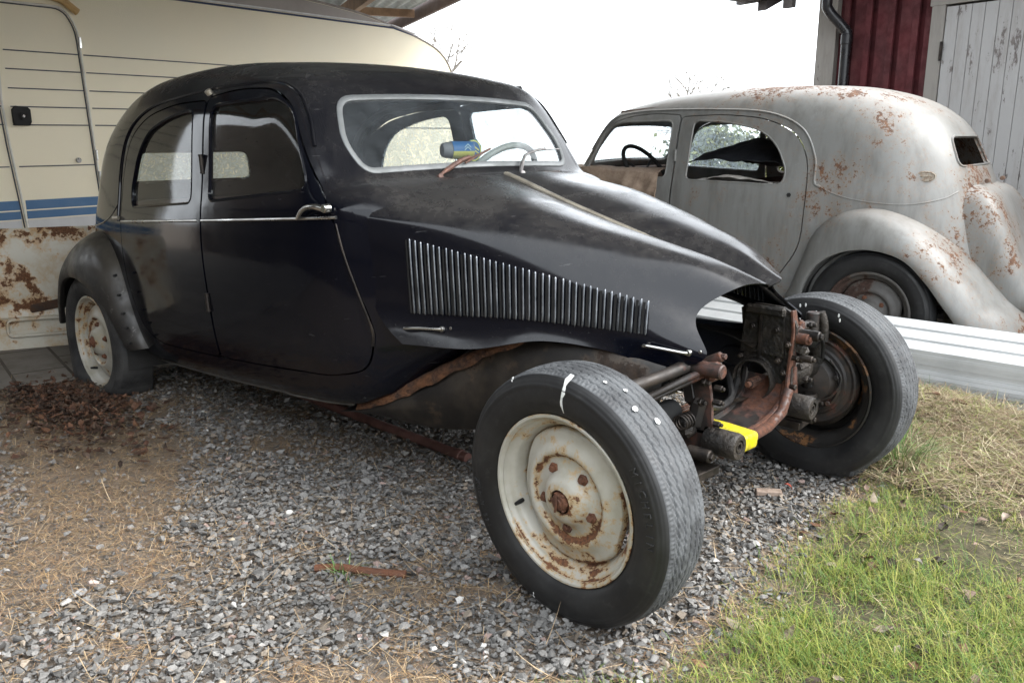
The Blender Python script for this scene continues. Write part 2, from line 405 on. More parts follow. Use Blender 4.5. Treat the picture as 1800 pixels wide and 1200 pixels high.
# ------------------------------------------------------------------ the saloon body, in car coordinates (x forward, front axle at 0)
P_=cubic([-3.8,-3.4,-3.1,-2.8,-2.46,-2.1,-1.7,-1.2,-1.0,-.9,-.84,-.78,-.68,-.42],[.40,.50,.58,.64,.678,.702,.712,.698,.680,.654,.624,.586,.528,.425])
V_=cubic([.2,.27,.33,.42,.6,.85,.92,1.0,1.3,1.4,1.7],[-.08,-.06,-.035,-.015,0,0,-.008,-.024,-.075,-.10,-.17])
TOPP=catmull([(-.42,.73),(-.62,.88),(-.78,.972),(-.82,.990),(-.905,1.012)],5).tolist()+catmull([(-.925,1.03),(-1.02,1.19),(-1.10,1.318),(-1.165,1.378),(-1.29,1.418),(-1.5,1.460),(-1.8,1.493),(-2.1,1.507),(-2.4,1.507),(-2.65,1.487),(-2.88,1.425),(-3.05,1.325),(-3.16,1.19),(-3.24,1.04),(-3.31,.88),(-3.40,.70),(-3.50,.52),(-3.56,.40),(-3.55,.31)],6).tolist()
BOTP=[(-3.4,.29),(-2.7,.28),(-2.4,.27),(-1.1,.27),(-.92,.285),(-.8,.33),(-.68,.42),(-.45,.55)]
PROF=np.array(TOPP+BOTP)
_gx=np.arange(-3.9,-.2,.01);_gz=np.arange(.1,1.7,.01);_GX,_GZ=np.meshgrid(_gx,_gz,indexing='ij');_GD=sdpoly(PROF,_GX,_GZ)
def D2(x,z):
    u=np.clip((x-_gx[0])/.01,0,len(_gx)-1.001);v=np.clip((z-_gz[0])/.01,0,len(_gz)-1.001)
    i=u.astype(int);j=v.astype(int);a=u-i;b=v-j
    return (_GD[i,j]*(1-a)*(1-b)+_GD[i+1,j]*a*(1-b)+_GD[i,j+1]*(1-a)*b+_GD[i+1,j+1]*a*b)
def lerpc(x,a,b): return np.clip((x-a)/(b-a),0,1)
def body_f(x,y,z,off=0.):
    y2=y*y
    cx=.09*lerpc(x,-1.5,-1.1)-.30*lerpc(x,-2.4,-3.0)
    cz=.10*lerpc(z,.9,1.3)
    d=D2(x+cx*y2,z+cz*y2)
    s=np.abs(y)-(P_(x)+V_(z))
    k=.20+.10*lerpc(x,-2.4,-3.0)-.10*lerpc(x,-1.35,-1.1)-.12*lerpc(z,.6,.35)
    k=np.maximum(k,.05)
    h=np.maximum(k-np.abs(d-s),0)/k
    return np.maximum(d,s)+h*h*k*.25-off
def side_y(x,z,off=0.):
    x=np.atleast_1d(np.asarray(x,float));z=np.atleast_1d(np.asarray(z,float));lo=np.zeros_like(x)+.02;hi=np.zeros_like(x)+1.
    for _ in range(26):
        m=(lo+hi)/2;i=body_f(x,m,z)<0;lo=np.where(i,m,lo);hi=np.where(i,hi,m)
    return lo+off
def side_pts(P,sgn=-1,off=0.):
    P=np.asarray(P,float);y=side_y(P[:,0],P[:,1],off);return np.stack([P[:,0],sgn*y,P[:,1]],1)
BV,BF=surfnet(body_f,(-3.75,-.85,.15),(-.34,.86,1.65),.019)
BF=BF.tolist()
# openings
DOORF=fillet([(-.915,.90),(-.815,.54),(-.85,.42),(-.98,.395),(-1.672,.39),(-1.678,.9),(-1.682,1.335),(-1.5,1.345),(-1.30,1.327),(-1.165,1.275),(-1.035,1.05)],[.08,.06,.05,.05,.01,.01,.02,.1,.08,.08,.1])
DOORR=fillet([(-1.690,1.325),(-1.684,.9),(-1.680,.39),(-2.2,.39),(-2.36,.43),(-2.485,.62),(-2.492,.9),(-2.475,1.1),(-2.40,1.235),(-2.22,1.315),(-1.95,1.338)],[.02,.01,.01,.05,.06,.1,.1,.1,.1,.1,.1])
WINF=fillet([(-1.03,.985),(-1.63,.965),(-1.642,1.303),(-1.24,1.292),(-1.145,1.245)],[.05,.035,.05,.06,.06])
WINR=fillet([(-1.765,.962),(-2.35,.955),(-2.365,1.03),(-2.30,1.17),(-2.19,1.255),(-1.98,1.296),(-1.775,1.303)],[.035,.05,.08,.1,.1,.1,.04])
BACKW=fillet([(-.35,1.075),(.35,1.075),(.335,1.15),(.30,1.228),(-.30,1.228),(-.335,1.15)],[.04,.04,.04,.06,.06,.04])
WSI=fillet([(-.487,1.04),(-.25,1.047),(0,1.05),(.25,1.047),(.487,1.04),(.515,1.13),(.465,1.27),(.25,1.28),(0,1.283),(-.25,1.28),(-.465,1.27),(-.515,1.13)],[.035,.1,.1,.1,.035,.1,.05,.1,.1,.1,.05,.1])
def gcalc(V):
    x,y,z=V.T
    return dict(df=sdpoly(DOORF,x,z),dr=sdpoly(DOORR,x,z),wf=sdpoly(WINF,x,z),wr=sdpoly(WINR,x,z),
        bw=np.where(x<-2.8,sdpoly(BACKW,y,z),1.),ws=np.where((x>-1.35)&(np.abs(y)<.56),sdpoly(WSI,y,z),1.))
sidef=lambda V:np.abs(V[:,1])>.30
G=gcalc(BV)
def cut(V,F,fn): return clip(V,F,fn(V))
# body shell: everything outside doors, rear window and windscreen
bV,bF=cut(BV,BF,lambda V:np.minimum.reduce([gcalc(V)['df']-.0028,gcalc(V)['dr']-.0028,gcalc(V)['bw'],gcalc(V)['ws']]))
def region(fn,base=None):
    V,F=base or (BV,BF); return cut(V,F,fn)
def onside(V,s): return np.where(V[:,1]*s>.25,1.,-1.)
def poly_side(F,V,s): return [f for f in F if np.mean(V[f,1])*s>.2]
def door(poly,win,s):
    sub=[f for f in BF if np.mean(BV[f,1])*s>.3]
    V,F=clip(BV,sub,-(sdpoly(poly,BV[:,0],BV[:,2])+.0028)); return clip(V,F,sdpoly(win,V[:,0],V[:,2]))
def pane(poly,s,grow=.006):
    sub=[f for f in BF if np.mean(BV[f,1])*s>.3]; V,F=clip(BV,sub,-(sdpoly(poly,BV[:,0],BV[:,2])-grow))
    V=V.copy(); V[:,1]-=s*.011; return V,F

TH=.075; cT,sT=math.cos(TH),math.sin(TH)
def world_to_car(V):
    V=np.asarray(V,float); x,y,z=V[:,0],V[:,1],V[:,2]
    return np.stack([x*cT+z*sT,y,-x*sT+z*cT-.1],1)

# ------------------------------------------------------------------ wheels (local: axle along +y = outward, centre 0)
def tyre_mesh(detail=True,R=.328,squash=0.,bulge=0.):
    na=600 if detail else 160
    prof=[]
    # lateral positions along the carcass from outer bead over the tread to inner bead
    side=catmull([(.207,.052),(.225,.070),(.250,.083),(.275,.0845),(.296,.080),(.3085,.0725),(.3165,.064)],4)
    half=np.array(side)
    tr=np.linspace(.0605,-.0605,61 if detail else 21)
    rt_=R-.0035-(tr/.0605)**2*.0068
    prof=np.vstack([half,np.stack([rt_,tr],1),half[::-1]*[1,-1]])
    th=np.arange(na)*2*PI/na
    A,Rr=np.meshgrid(th,prof[:,0],indexing='xy');_,L=np.meshgrid(th,prof[:,1],indexing='xy')
    n0=len(half);tm=np.zeros(len(prof),bool);tm[n0:n0+len(tr)]=True
    if detail:
        zig=.0022*(2*np.abs((A*R/.024)%1-.5)*2-1)
        dep=np.zeros_like(L)
        for c,wd in ((-.041,.0026),(-.0205,.0024),(0,.0024),(.0205,.0024),(.041,.0026)):
            dep=np.maximum(dep,np.clip(1-((np.abs(L-c-zig)-wd*.35)/(wd*.5)),0,1)*.0052)
        sipe=(np.abs(((A*R+L*.35)/.008)%1-.5)<.13)&(np.abs(L)>.012)&(np.abs(L)<.052)
        dep=np.maximum(dep,sipe*.0022)
        lug=(np.abs((A*R/.012)%1-.5)<.2)&(np.abs(L)>.053)
        dep=np.maximum(dep,lug*.0022)
        Rr=Rr-dep*tm[:,None]
        # concentric moulding lines on the sidewall
    for rr,dd in ((.222,.0015),(.232,.0018),(.291,.0026),(.297,.0020),(.304,.0022),(.310,.0016)):
        L=L+np.sign(L)*np.where(~tm[:,None],dd*np.exp(-((Rr-rr)/.0016)**2),0)
    V=np.stack([Rr*np.cos(A),L,Rr*np.sin(A)],-1).reshape(-1,3)
    m=len(prof);F=np.array([[i*na+j,i*na+(j+1)%na,(i+1)*na+(j+1)%na,(i+1)*na+j] for i in range(m-1) for j in range(na)])
    mi=np.repeat(((np.arange(m-1)>=n0-2)&(np.arange(m-1)<n0+len(tr)+1)).astype(int),na)
    if squash:
        z=V[:,2];g=-R+squash;low=z<g
        k=np.clip((-z-.03)/(.28),0,1)**2
        sg=np.sign(V[:,1]); V[:,1]+=sg*bulge*k*np.clip(np.abs(V[:,1])/.06,0,1)
        V[:,2]=np.where(z<g+.03,g+.0+np.maximum(z-g,0)*.5+np.where(low,(z-g)*.02,0),z)
        V[:,0]+=np.where(low,np.sign(V[:,0])*.02*k,0)
    return V,F,mi
TY={}
def tyre(parent,M,kind):
    if kind not in TY:
        TY[kind]={'detail':lambda:tyre_mesh(True),'soft':lambda:tyre_mesh(True,squash=.035,bulge=.016),'flat':lambda:tyre_mesh(False,squash=.105,bulge=.045),'plain':lambda:tyre_mesh(False)}[kind]()
    V,F,mi=TY[kind]
    mats=[RUBBER,TREAD] if kind!='flat' else [FLATRUB,FLATRUB]
    o=mesh_obj('tyre',M(V),F,mats,parent); o.data.polygons.foreach_set('material_index',mi.astype(np.int32)); return o
def rim_parts(parent,M,mat,hub='open',rot=0.,back=True):
    n=144;th=np.arange(n)*2*PI/n
    def lat(prof,name,wear,mm,mod=None):
        prof=np.array(prof,float);m=len(prof);V=[]
        for r,y in prof:
            rr=np.full(n,r)
            if mod is not None: rr=mod(r,th)
            V.append(np.stack([rr*np.cos(th),np.full(n,y),rr*np.sin(th)],1))
        F=np.array([[i*n+j,i*n+(j+1)%n,(i+1)*n+(j+1)%n,(i+1)*n+j] for i in range(m-1) for j in range(n)])
        wv=np.repeat(np.array(wear,float),n);o=mesh_obj(name,M(np.vstack(V)),F,mm,parent,True,None,np.stack([wv]*3,1),'wear')
        s=o.modifiers.new('thickness','SOLIDIFY');s.thickness=.003;return o
    # barrel: rolled edge, bead seat, drop centre, back flange
    p=[(.204,.058),(.212,.060),(.2165,.0635),(.2175,.067),(.215,.0695),(.210,.069),(.2055,.064),(.203,.056),(.1995,.047),(.194,.043),(.188,.040),(.184,.034),(.181,.022),(.176,.014),(.172,.004),(.172,-.03),(.185,-.045),(.203,-.055),(.216,-.065)]
    rim=lat(p,'rim',[.3,.5,1,1,.6,.2,.5,1,.3,.3,.8,.5,.3,.6,1,1,1,1,1],mat)
    def mod(r,t):
        k=np.clip((r-.125)/.05,0,1); q=np.cos(t-rot-2.75); q2=np.cos(t-rot+.62)
        return r-k*(.020*np.clip((q-.60)/.30,0,1)+.013*np.clip((q2-.80)/.17,0,1))
    d=[(.1735,.012),(.172,.021),(.167,.0285),(.160,.0305),(.150,.0325),(.140,.037),(.130,.0435),(.123,.0470),(.116,.0475),(.1105,.0445),(.107,.0385),(.1035,.0345),(.097,.034),(.084,.037),(.072,.042),(.064,.051),(.056,.061),(.046,.067),(.036,.070),(.031,.071),(.0295,.066)]
    lat(d,'wheel_disc',[1,.8,.3,.0,.1,.0,.1,.2,.3,.9,1.3,1.0,.3,.1,.2,.3,.2,.4,.6,.9,1],mat,mod)
    for k in range(5):
        b=MB();a=rot+k*2*PI/5+.35; c=np.array([.079*math.cos(a),.036,.079*math.sin(a)])
        b.cyl(c,c+[0,.008,0],.0145,6); b.cyl(c+np.array([0,.006,0]),c+np.array([0,.016,0]),.0085,6)
        b.build('wheel_nut',RUST,parent,False,M)
    h=MB(); h.lathe([(.0005,.080),(.011,.081),(.0125,.078),(.019,.077),(.0215,.073),(.0225,.06),(.0235,.045),(.0245,.02)],n=24)
    for k in range(6): h.box((.0215*math.cos(k*PI/3),.066,.0215*math.sin(k*PI/3)),(.009,.018,.009),R=[[math.cos(k*PI/3),0,-math.sin(k*PI/3)],[0,1,0],[math.sin(k*PI/3),0,math.cos(k*PI/3)]],bev=.002)
    h.tube([(.0,.083,.02),(.002,.084,.0),(-.004,.083,-.022)],.003,8)
    h.build('hub_nut',RUST,parent,True,M,auto=.6)
    v=MB(); v.tube([(.178*math.cos(2.95+rot),.03,.178*math.sin(2.95+rot)),(.174*math.cos(2.95+rot),.045,.174*math.sin(2.95+rot)),(.171*math.cos(2.95+rot),.062,.171*math.sin(2.95+rot))],[.006,.006,.0045],8)
    v.build('valve',RUBBER,parent,True,M)
    if back:
        k=MB(); k.lathe([(.0005,-.035),(.135,-.035),(.145,-.028),(.145,.012),(.02,.014)],n=64); k.build('brake_drum',IRON,parent,True,M)
def wheel(name,parent,c,sgn,kind,mat,steer=0.,camber=0.,rot=0.,conv=None,back=True):
    e=bpy.data.objects.new(name,None);C.link(e);e.parent=parent;e.empty_display_size=.1
    cs,ss=math.cos(steer),math.sin(steer);cc,sc=math.cos(camber),math.sin(camber)
    def M(V):
        V=np.array(V,float).copy();V[:,1]*=sgn
        if sgn<0: pass
        y=V[:,1]*cc+V[:,2]*sc; z=-V[:,1]*sc+V[:,2]*cc
        x=V[:,0]*cs-y*ss; y=V[:,0]*ss+y*cs
        W=np.stack([x,y,z],1)+np.array(c); return conv(W) if conv else W
    t=tyre(e,M,kind); rim_parts(e,M,mat,rot=rot,back=back); return e,M,t
def bent_text(txt,r,a0,size,y,step):
    """raised letters around the sidewall, local wheel frame, reading clockwise as seen from outside"""
    V=[];F=[];n=0
    for i,ch in enumerate(txt):
        if ch==' ': continue
        cu=bpy.data.curves.new('t','FONT');cu.body=ch;cu.size=size;cu.extrude=.0026;cu.align_x='CENTER';cu.resolution_u=2
        o=bpy.data.objects.new('t',cu);C.link(o);dg=bpy.context.evaluated_depsgraph_get();me=o.evaluated_get(dg).to_mesh()
        P=np.array([v.co[:] for v in me.vertices]);f=[list(p.vertices) for p in me.polygons]
        a=a0-i*step/r
        er=np.array([math.cos(a),0,math.sin(a)]);et=np.array([math.sin(a),0,-math.cos(a)])
        V.append(r*er+P[:,:1]*et+P[:,1:2]*er+np.array([0,y,0])+P[:,2:3]*np.array([0,1,0]));F+=[[k+n for k in q] for q in f];n+=len(P)
        o.to_mesh_clear() if False else None
        bpy.data.objects.remove(o,do_unlink=True)
    return np.vstack(V),F

# ------------------------------------------------------------------ parts both saloons share (car coordinates)
def ribbon_loop(poly,s,off,r,name,mat,parent,n=6):
    P=np.array(poly);d=np.r_[True,np.linalg.norm(np.diff(P,axis=0),axis=1)>.002];P=P[d]
    if np.linalg.norm(P[0]-P[-1])<.002: P=P[:-1]
    Q=[]
    for i in range(len(P)):
        a,b=P[i],P[(i+1)%len(P)];k=max(1,int(np.linalg.norm(b-a)/.03))
        for t in range(k): Q.append(a+(b-a)*t/k)
    m=MB();m.tube(side_pts(np.array(Q),s,off),r,n,closed=True);return m.build(name,mat,parent)
def fender(parent,s,mat,short=False):
    J=catmull([(-2.42,.345),(-2.45,.41),(-2.50,.55),(-2.565,.72),(-2.69,.825),(-2.87,.855),(-3.05,.80),(-3.22,.69),(-3.36,.56),(-3.50,.43),(-3.60,.34),(-3.66,.27)],6)
    L=catmull([(-2.50,.335),(-2.515,.37),(-2.55,.47),(-2.62,.57),(-2.74,.64),(-2.89,.665),(-3.05,.63),(-3.17,.53),(-3.26,.42),(-3.33,.33),(-3.38,.26),(-3.41,.20)],6)
    if short: J=J[:50];L=L[:50]
    ns=16;V=[]
    yl=cubic([0,.1,.3,.5,.7,1],[.705,.718,.755,.778,.770,.725])
    for i,(j,l) in enumerate(zip(J,L)):
        t=i/(len(J)-1);yj=float(side_y(max(j[0],-3.5),max(j[1],.33))[0])-.012;y1=float(yl(np.array([t]))[0])
        for q in range(ns):
            u=q/(ns-1)*1.0;a=1-math.cos(u*PI/2);b=math.sin(u*PI/2)**1.15
            xz=j+(l-j)*a; V.append((xz[0],s*(yj+(y1-yj)*b),xz[1]))
        for dy,dr in ((-.004,.010),(-.014,.012),(-.024,.008)):   # rolled lip
            c=np.array([-2.9,.33]);dd=(l-c)/np.linalg.norm(l-c); V.append((l[0]-dd[0]*dr,s*(y1+dy),l[1]-dd[1]*dr))
    m=ns+3;F=[[i*m+q,i*m+q+1,(i+1)*m+q+1,(i+1)*m+q] for i in range(len(J)-1) for q in range(m-1)]
    o=mesh_obj('rear_wing',V,F,mat,parent);sd=o.modifiers.new('thickness','SOLIDIFY');sd.thickness=.003;sd.offset=0
    # dark inner arch
    a=MB();A=np.linspace(-.25,PI+.25,30);P=[];R=.36
    V=[];
    for t in A:
        for y in (.40,.70): V.append((-2.9+R*math.cos(t),s*y,.32+R*.93*math.sin(t)))
    F=[[2*i,2*i+1,2*i+3,2*i+2] for i in range(len(A)-1)]
    mesh_obj('wheel_arch',V,F,BLK,parent)
    return o
def car_body(parent,paint,side,wing,rubber,panes,strip,inner):
    o=shell('body_shell',bV,bF,[paint],parent,.018)
    o.data.materials.append(side)
    fl=np.array([p.normal.z<.35 and abs(p.center.y)>.4 for p in o.data.polygons]);o.data.polygons.foreach_set('material_index',(fl&(side is not paint)).astype(np.int32)*1)
    for s,lab in ((-1,'right'),(1,'left')):
        for nm,po,wi,pk in (('front_door',DOORF,WINF,'f'),('rear_door',DOORR,WINR,'r')):
            V,F=door(po,wi,s);d=shell(nm,V,F,side,parent,.016)
            ribbon_loop(wi,s,-.004,.0065,'window_seal',rubber,d)
            kk=panes.get((pk,s))
            if kk: V,F=pane(wi,s);mesh_obj('window_pane',V,F,kk,d)
            if strip:
                x0,x1=(-.80,-1.668) if nm=='front_door' else (-1.70,-2.475)
                if nm=='front_door': x0=-.905
                X=np.linspace(x0,x1,24);Q=side_pts(np.stack([X,np.full(24,.899)],1),s,.002)
                m=MB();m.tube(Q,.0055,8);m.build('belt_trim',strip,d)
        # hinges on the centre pillar
        for z in (.60,1.10):
            h=MB();q=side_pts(np.array([[-1.683,z]]),s,.004)[0];h.cyl(q-[0,0,.030],q+np.array([0,0,.030]),.008,10);h.cyl(q-[0,0,.034],q-[0,0,.0285],.0095,10);h.cyl(q+np.array([0,0,.0285]),q+np.array([0,0,.034]),.0095,10)
            h.build('door_hinge',IRON if strip else side,parent)
        # drip rail round the door heads
        P=catmull([(-1.045,1.12),(-1.10,1.225),(-1.17,1.305),(-1.29,1.345),(-1.5,1.362),(-1.9,1.365),(-2.22,1.345),(-2.42,1.262),(-2.51,1.11),(-2.525,.98),(-2.56,.955)] if not strip else [(-1.045,1.12),(-1.10,1.225),(-1.17,1.305),(-1.29,1.345),(-1.5,1.362),(-1.9,1.365),(-2.22,1.345),(-2.42,1.262),(-2.51,1.11),(-2.52,.9)],8)
        m=MB();m.tube(side_pts(P,s,.001),.0065,7);m.build('drip_rail',paint,parent)
        # swage line sweeping under the rear quarter
        P=catmull([(-2.52,.985),(-2.60,.935),(-2.72,.90),(-2.88,.882),(-3.02,.885),(-3.14,.915),(-3.19,.95)],8)
        m=MB();m.tube(side_pts(P,s,-.0015),.0045,6);m.build('swage_line',paint,parent)
        fender(parent,s,wing,strip is not None)
    # rear window
    V,F=clip(BV,[f for f in BF if np.mean(BV[f,0])<-2.8],-(np.where(BV[:,0]<-2.8,sdpoly(BACKW,BV[:,1],BV[:,2]),1.)-.006))
    if panes.get('back'): V=V.copy();V[:,0]+=.010;mesh_obj('rear_window',V,F,panes['back'],parent)
    P=[]
    for i in range(len(BACKW)):
        y,z=BACKW[i];x=np.linspace(-3.5,-2.9,400);v=body_f(x,np.full(400,y),np.full(400,z));P.append((x[np.argmax(v<0)]-.001,y,z))
    m=MB();m.tube(P,.007,6,closed=True);m.build('rear_window_seal',rubber,parent)
    # spare-wheel cover on the tail: raised round-shouldered lid
    def lid(x,y,z):
        d=D2(x+.075,z)      # profile pushed out 0.10
        pl=fillet([(-.45,.33),(.45,.33),(.46,.66),(.40,.985),(-.40,.985),(-.46,.66)],[.1,.1,.2,.2,.2,.2]);g=sdpoly(pl,y,z)
        k=.12;h=np.maximum(k-np.abs(d-g),0)/k;a=np.maximum(d,g)+h*h*k*.25
        return np.maximum(a,x+3.0)
    V,F=surfnet(lid,(-3.85,-.56,.26),(-2.98,.58,1.10),.03);mesh_obj('spare_wheel_cover',V,F,wing,parent)
    for y in (-.2,.2): m=MB();m.cyl((-3.28,y-.02,1.0),(-3.28,y+.02,1.0),.012,10);m.build('cover_hinge',inner,parent)
    # inside: floor, dashboard, seats
    m=MB();m.box((-2.1,0,.33),(2.4,1.22,.02));m.build('cabin_floor',BLK,parent)
    for s in (-1,1):      # headlining behind the door gaps
        P=catmull([(-1.20,1.345),(-1.5,1.365),(-1.9,1.368),(-2.22,1.345),(-2.42,1.262),(-2.515,1.11),(-2.52,.9),(-2.50,.62),(-2.36,.42)],6);Q=side_pts(P,s,-.030)
        m=MB();m.tube(Q,.021,6);m.build('door_frame',inner if strip is None else BLK,parent)
    m=MB();m.box((-1.02,0,.90),(.10,1.10,.16),bev=.03);m.box((-.97,0,.985),(.16,1.02,.02),bev=.008);m.build('dashboard',inner,parent)
    for nm,x,zt in (('front_seat',-1.95,.93),('rear_seat',-2.78,.97)):
        m=MB();m.box((x+.22,0,.52),(.50,1.16,.20),bev=.06);th=.22;R=[[math.cos(th),0,-math.sin(th)],[0,1,0],[math.sin(th),0,math.cos(th)]]
        R=[[math.cos(th),0,math.sin(-th)],[0,1,0],[math.sin(th),0,math.cos(th)]]
        m.box((x-.02,0,.76),(.14,1.16,zt-.52),R=R,bev=.06);m.build(nm,SEAT,parent)
def steering(parent,mat,c=(-1.34,.36,.985)):
    c=np.array(c);t=math.radians(40);ax=np.array([-math.sin(t)*0+ -math.cos(t),0,math.sin(t)]);u=np.array([0,1.,0]);v=np.cross(ax,u)
    A=np.linspace(0,2*PI,49)[:-1];m=MB();m.tube([c+.205*(math.cos(a)*u+math.sin(a)*v) for a in A],.0135,10,closed=True)
    for a in (PI/2+.0,PI/2+2.1,PI/2-2.1): m.tube([c-ax*.03,c+.2*(math.cos(a)*u+math.sin(a)*v)],.007,8)
    m.tube([c-ax*.02,c-ax*.45],.018,10);m.lathe([(.0005,.0),(.025,-.004),(.032,-.03)],c,ax,20)
    m.build('steering_wheel',mat,parent)

# bonnet, car coordinates, half section: s runs from the centre hinge to the lower edge
BX=[-.80,-.55,-.30,-.10,.06,.165]
BSEC=np.array([ # centre, hump, top, shoulder, corner, side upper, side mid, lower edge  (y,z)
 [(0,1.000),(.2,1.0),(.40,.977),(.53,.942),(.588,.908),(.604,.865),(.606,.70),(.600,.515)],
 [(0,.902),(.15,.925),(.30,.928),(.42,.906),(.483,.874),(.507,.82),(.512,.66),(.514,.505)],
 [(0,.812),(.12,.842),(.24,.852),(.335,.836),(.390,.802),(.413,.745),(.424,.62),(.430,.533)],
 [(0,.742),(.09,.778),(.18,.790),(.255,.776),(.312,.740),(.339,.680),(.355,.58),(.365,.512)],
 [(0,.690),(.07,.722),(.14,.731),(.20,.714),(.252,.674),(.284,.615),(.303,.54),(.306,.472)],
 [(0,.652),(.05,.668),(.10,.668),(.15,.652),(.20,.615),(.24,.565),(.265,.515),(.278,.478)]])
def bon_grid(nx=70,k=7):
    yz=[]
    S=[catmull(BSEC[i],k) for i in range(6)];S=np.array(S);m=S.shape[1];X=np.linspace(BX[0],BX[-1],nx)
    G=np.zeros((nx,m,3));
    for j in range(m):
        G[:,j,1]=cubic(BX,S[:,j,0])(X);G[:,j,2]=cubic(BX,S[:,j,1])(X);G[:,j,0]=X
    return G
BG=bon_grid()
# shape the front edge (concave sweep between nose and lower corner) and round the rear lower corner
for j in range(BG.shape[1]):
    t=j/(BG.shape[1]-1)
    fr=.165+.035*math.exp(-((t-.10)/.10)**2)-.080*math.exp(-((t-.62)/.20)**2)+.0*t
    rr=-.80-.02*t+(.10*max(0,(t-.80)/.20)**3)-(.0)
    zl=BG[:,-1,2][0]
    X0=BG[0,j,2]-BG[0,-1,2];X1=BG[-1,j,2]-BG[-1,-1,2]
    if t>.4:
        rr=-.80-.015*t+.12*max(0,1-max(0,X0)/.13)**2
        fr-=.055*max(0,1-max(0,X1)/.04)**2
    X=BG[:,j,0];BG[:,j,0]=rr+(X-BX[0])/(BX[-1]-BX[0])*(fr-rr)
def bon_y(x,z):
    """outer half width of the bonnet side at x,z"""
    i=np.argmin(abs(np.linspace(BX[0],BX[-1],BG.shape[0])-x));sec=BG[i];lo=sec[len(sec)//2-4:]
    return float(np.interp(z,lo[::-1,2],lo[::-1,1]))
def bonnet(parent,paint,strip,louv,latch):
    for s in (-1,1):
        G=BG.copy();G[:,:,1]*=s;nx,m,_=G.shape
        if s>0 and strip is STRIP and latch is CHROME:      # the left half no longer sits down on its catches
            zc_=G[:,:1,2];a_=math.radians(4.5)*np.linspace(.25,1,nx)[:,None];dy_=G[:,:,1].copy();dz_=G[:,:,2]-zc_;G[:,:,1]=dy_*np.cos(a_)-dz_*np.sin(a_);G[:,:,2]=zc_+dy_*np.sin(a_)+dz_*np.cos(a_)
        F=[[i*m+j,i*m+j+1,(i+1)*m+j+1,(i+1)*m+j] for i in range(nx-1) for j in range(m-1)]
        if s>0: F=[f[::-1] for f in F]
        o=mesh_obj('bonnet_half',G.reshape(-1,3),F,paint,parent);sd=o.modifiers.new('thickness','SOLIDIFY');sd.thickness=.004;sd.offset=0
        L=MB()
        for k in range(37):
            x=-.678+k*.0187;t=k/36
            zt=.829+t*(.648-.829)-.012*math.sin(PI*t)*0;zb=float(cubic([0,.55,1],[.602,.587,.556])(np.array([t]))[0])
            Z=np.linspace(zt,zb,12);P=[(x+.002*math.sin(q*3),s*(bon_y(x,z)+.0025),z) for q,z in enumerate(Z)]
            Z=np.r_[zt,zt-.0025,zt-.006,np.linspace(zt-.02,zb+.02,7),zb+.006,zb+.0025,zb];r=np.r_[.0008,.0028,.0036,np.full(7,.0038),.0036,.0028,.0008]
            P=[(x,s*(bon_y(x,z)+.0022),z) for z in Z];L.tube(P,r,8)
        L.build('louvres',louv,o)
        D=MB()
        for k in range(37):
            x=-.678+k*.0187-.0075;t=k/36;zt=.829+t*(.648-.829)-.004;zb=float(cubic([0,.55,1],[.602,.587,.556])(np.array([t]))[0])+.004
            a,b=bon_y(x,zt),bon_y(x,zb);c=bon_y(x,(zt+zb)/2)
            for z1,y1,z2,y2 in ((zt,a,(zt+zb)/2,c),((zt+zb)/2,c,zb,b)):
                D.add([(x-.0046,s*(y1+.0027),z1),(x+.0042,s*(y1+.0027),z1),(x+.0042,s*(y2+.0027),z2),(x-.0046,s*(y2+.0027),z2)],[[0,1,2,3]])
        D.build('louvre_slots',BLK,o)
        for xa,xb,z,dz in ((-.705,-.585,.560,0),(-.005,.108,.530,-.016)):
            H=MB();yo=lambda x,z:s*(bon_y(x,z)+.004)
            pts=[(xa,yo(xa,z)+s*.002,z),(xa+.004,yo(xa,z)+s*.014,z),(xa+.02,yo(xa,z)+s*.019,z+.003),((xa+xb)/2,yo((xa+xb)/2,z)+s*.018,z+.003+dz/2),(xb-.01,yo(xb,z)+s*.013,z+dz),(xb,yo(xb,z)+s*.004,z+dz)]
            H.tube(catmull(pts,5),.0048,8);H.cyl((xb-.0,yo(xb,z),z+dz),(xb,yo(xb,z)+s*.010,z+dz),.009,12);H.cyl((xb+.028,yo(xb,z)-s*.004,z+dz+.003),(xb+.028,yo(xb+.028,z)+s*.004,z+dz+.003),.005,10)
            H.build('bonnet_catch',latch,o)
        if False:   # pressed crease below the shoulder
            P=[(-.79,s*.6045,.900),(-.70,s*(bon_y(-.70,.875)+.001),.872),(-.6,s*(bon_y(-.6,.845)+.001),.838),(-.5,s*(bon_y(-.5,.80)),.80)]
            H=MB();H.tube(catmull(P,6),np.linspace(.006,.001,19),6);H.build('crease',paint,o)
    # hinge strip with white strips painting the bright background seen through the nose slots
    X=np.linspace(-.805,.105,20);Z=cubic(BX,BSEC[:,0,1])(X)
    V=[];
    for x,z in zip(X,Z):
        for y,dz in ((-.0125,.000),(-.011,.006),(-.003,.0085),(-.0018,.0055),(.0018,.0055),(.003,.0085),(.011,.006),(.0125,.000)): V.append((x,y*1.15,z+dz+.004))
    F=[[i*8+j,i*8+j+1,(i+1)*8+j+1,(i+1)*8+j] for i in range(19) for j in range(7)]
    mesh_obj('hinge_strip',V,F,strip,parent,False)
    m=MB()
    def top(x,y):
        sec=BG[int(np.argmin(abs(np.linspace(BX[0],BX[-1],BG.shape[0])-x)))][:30];return float(np.interp(y,sec[:,1],sec[:,2]))+.0035
    for k in range(6):
        x=.060+k*.0165
        V=[(x+.005,y,top(x,y)) for y in (.013,.026,.040,.054)]+[(x+.0115,y,top(x+.008,y)) for y in (.013,.026,.040,.054)]
        m.add(V,[[i,i+1,i+5,i+4] for i in range(3)])
    m.build('bright_slot_strips',DROPSLOT,parent)
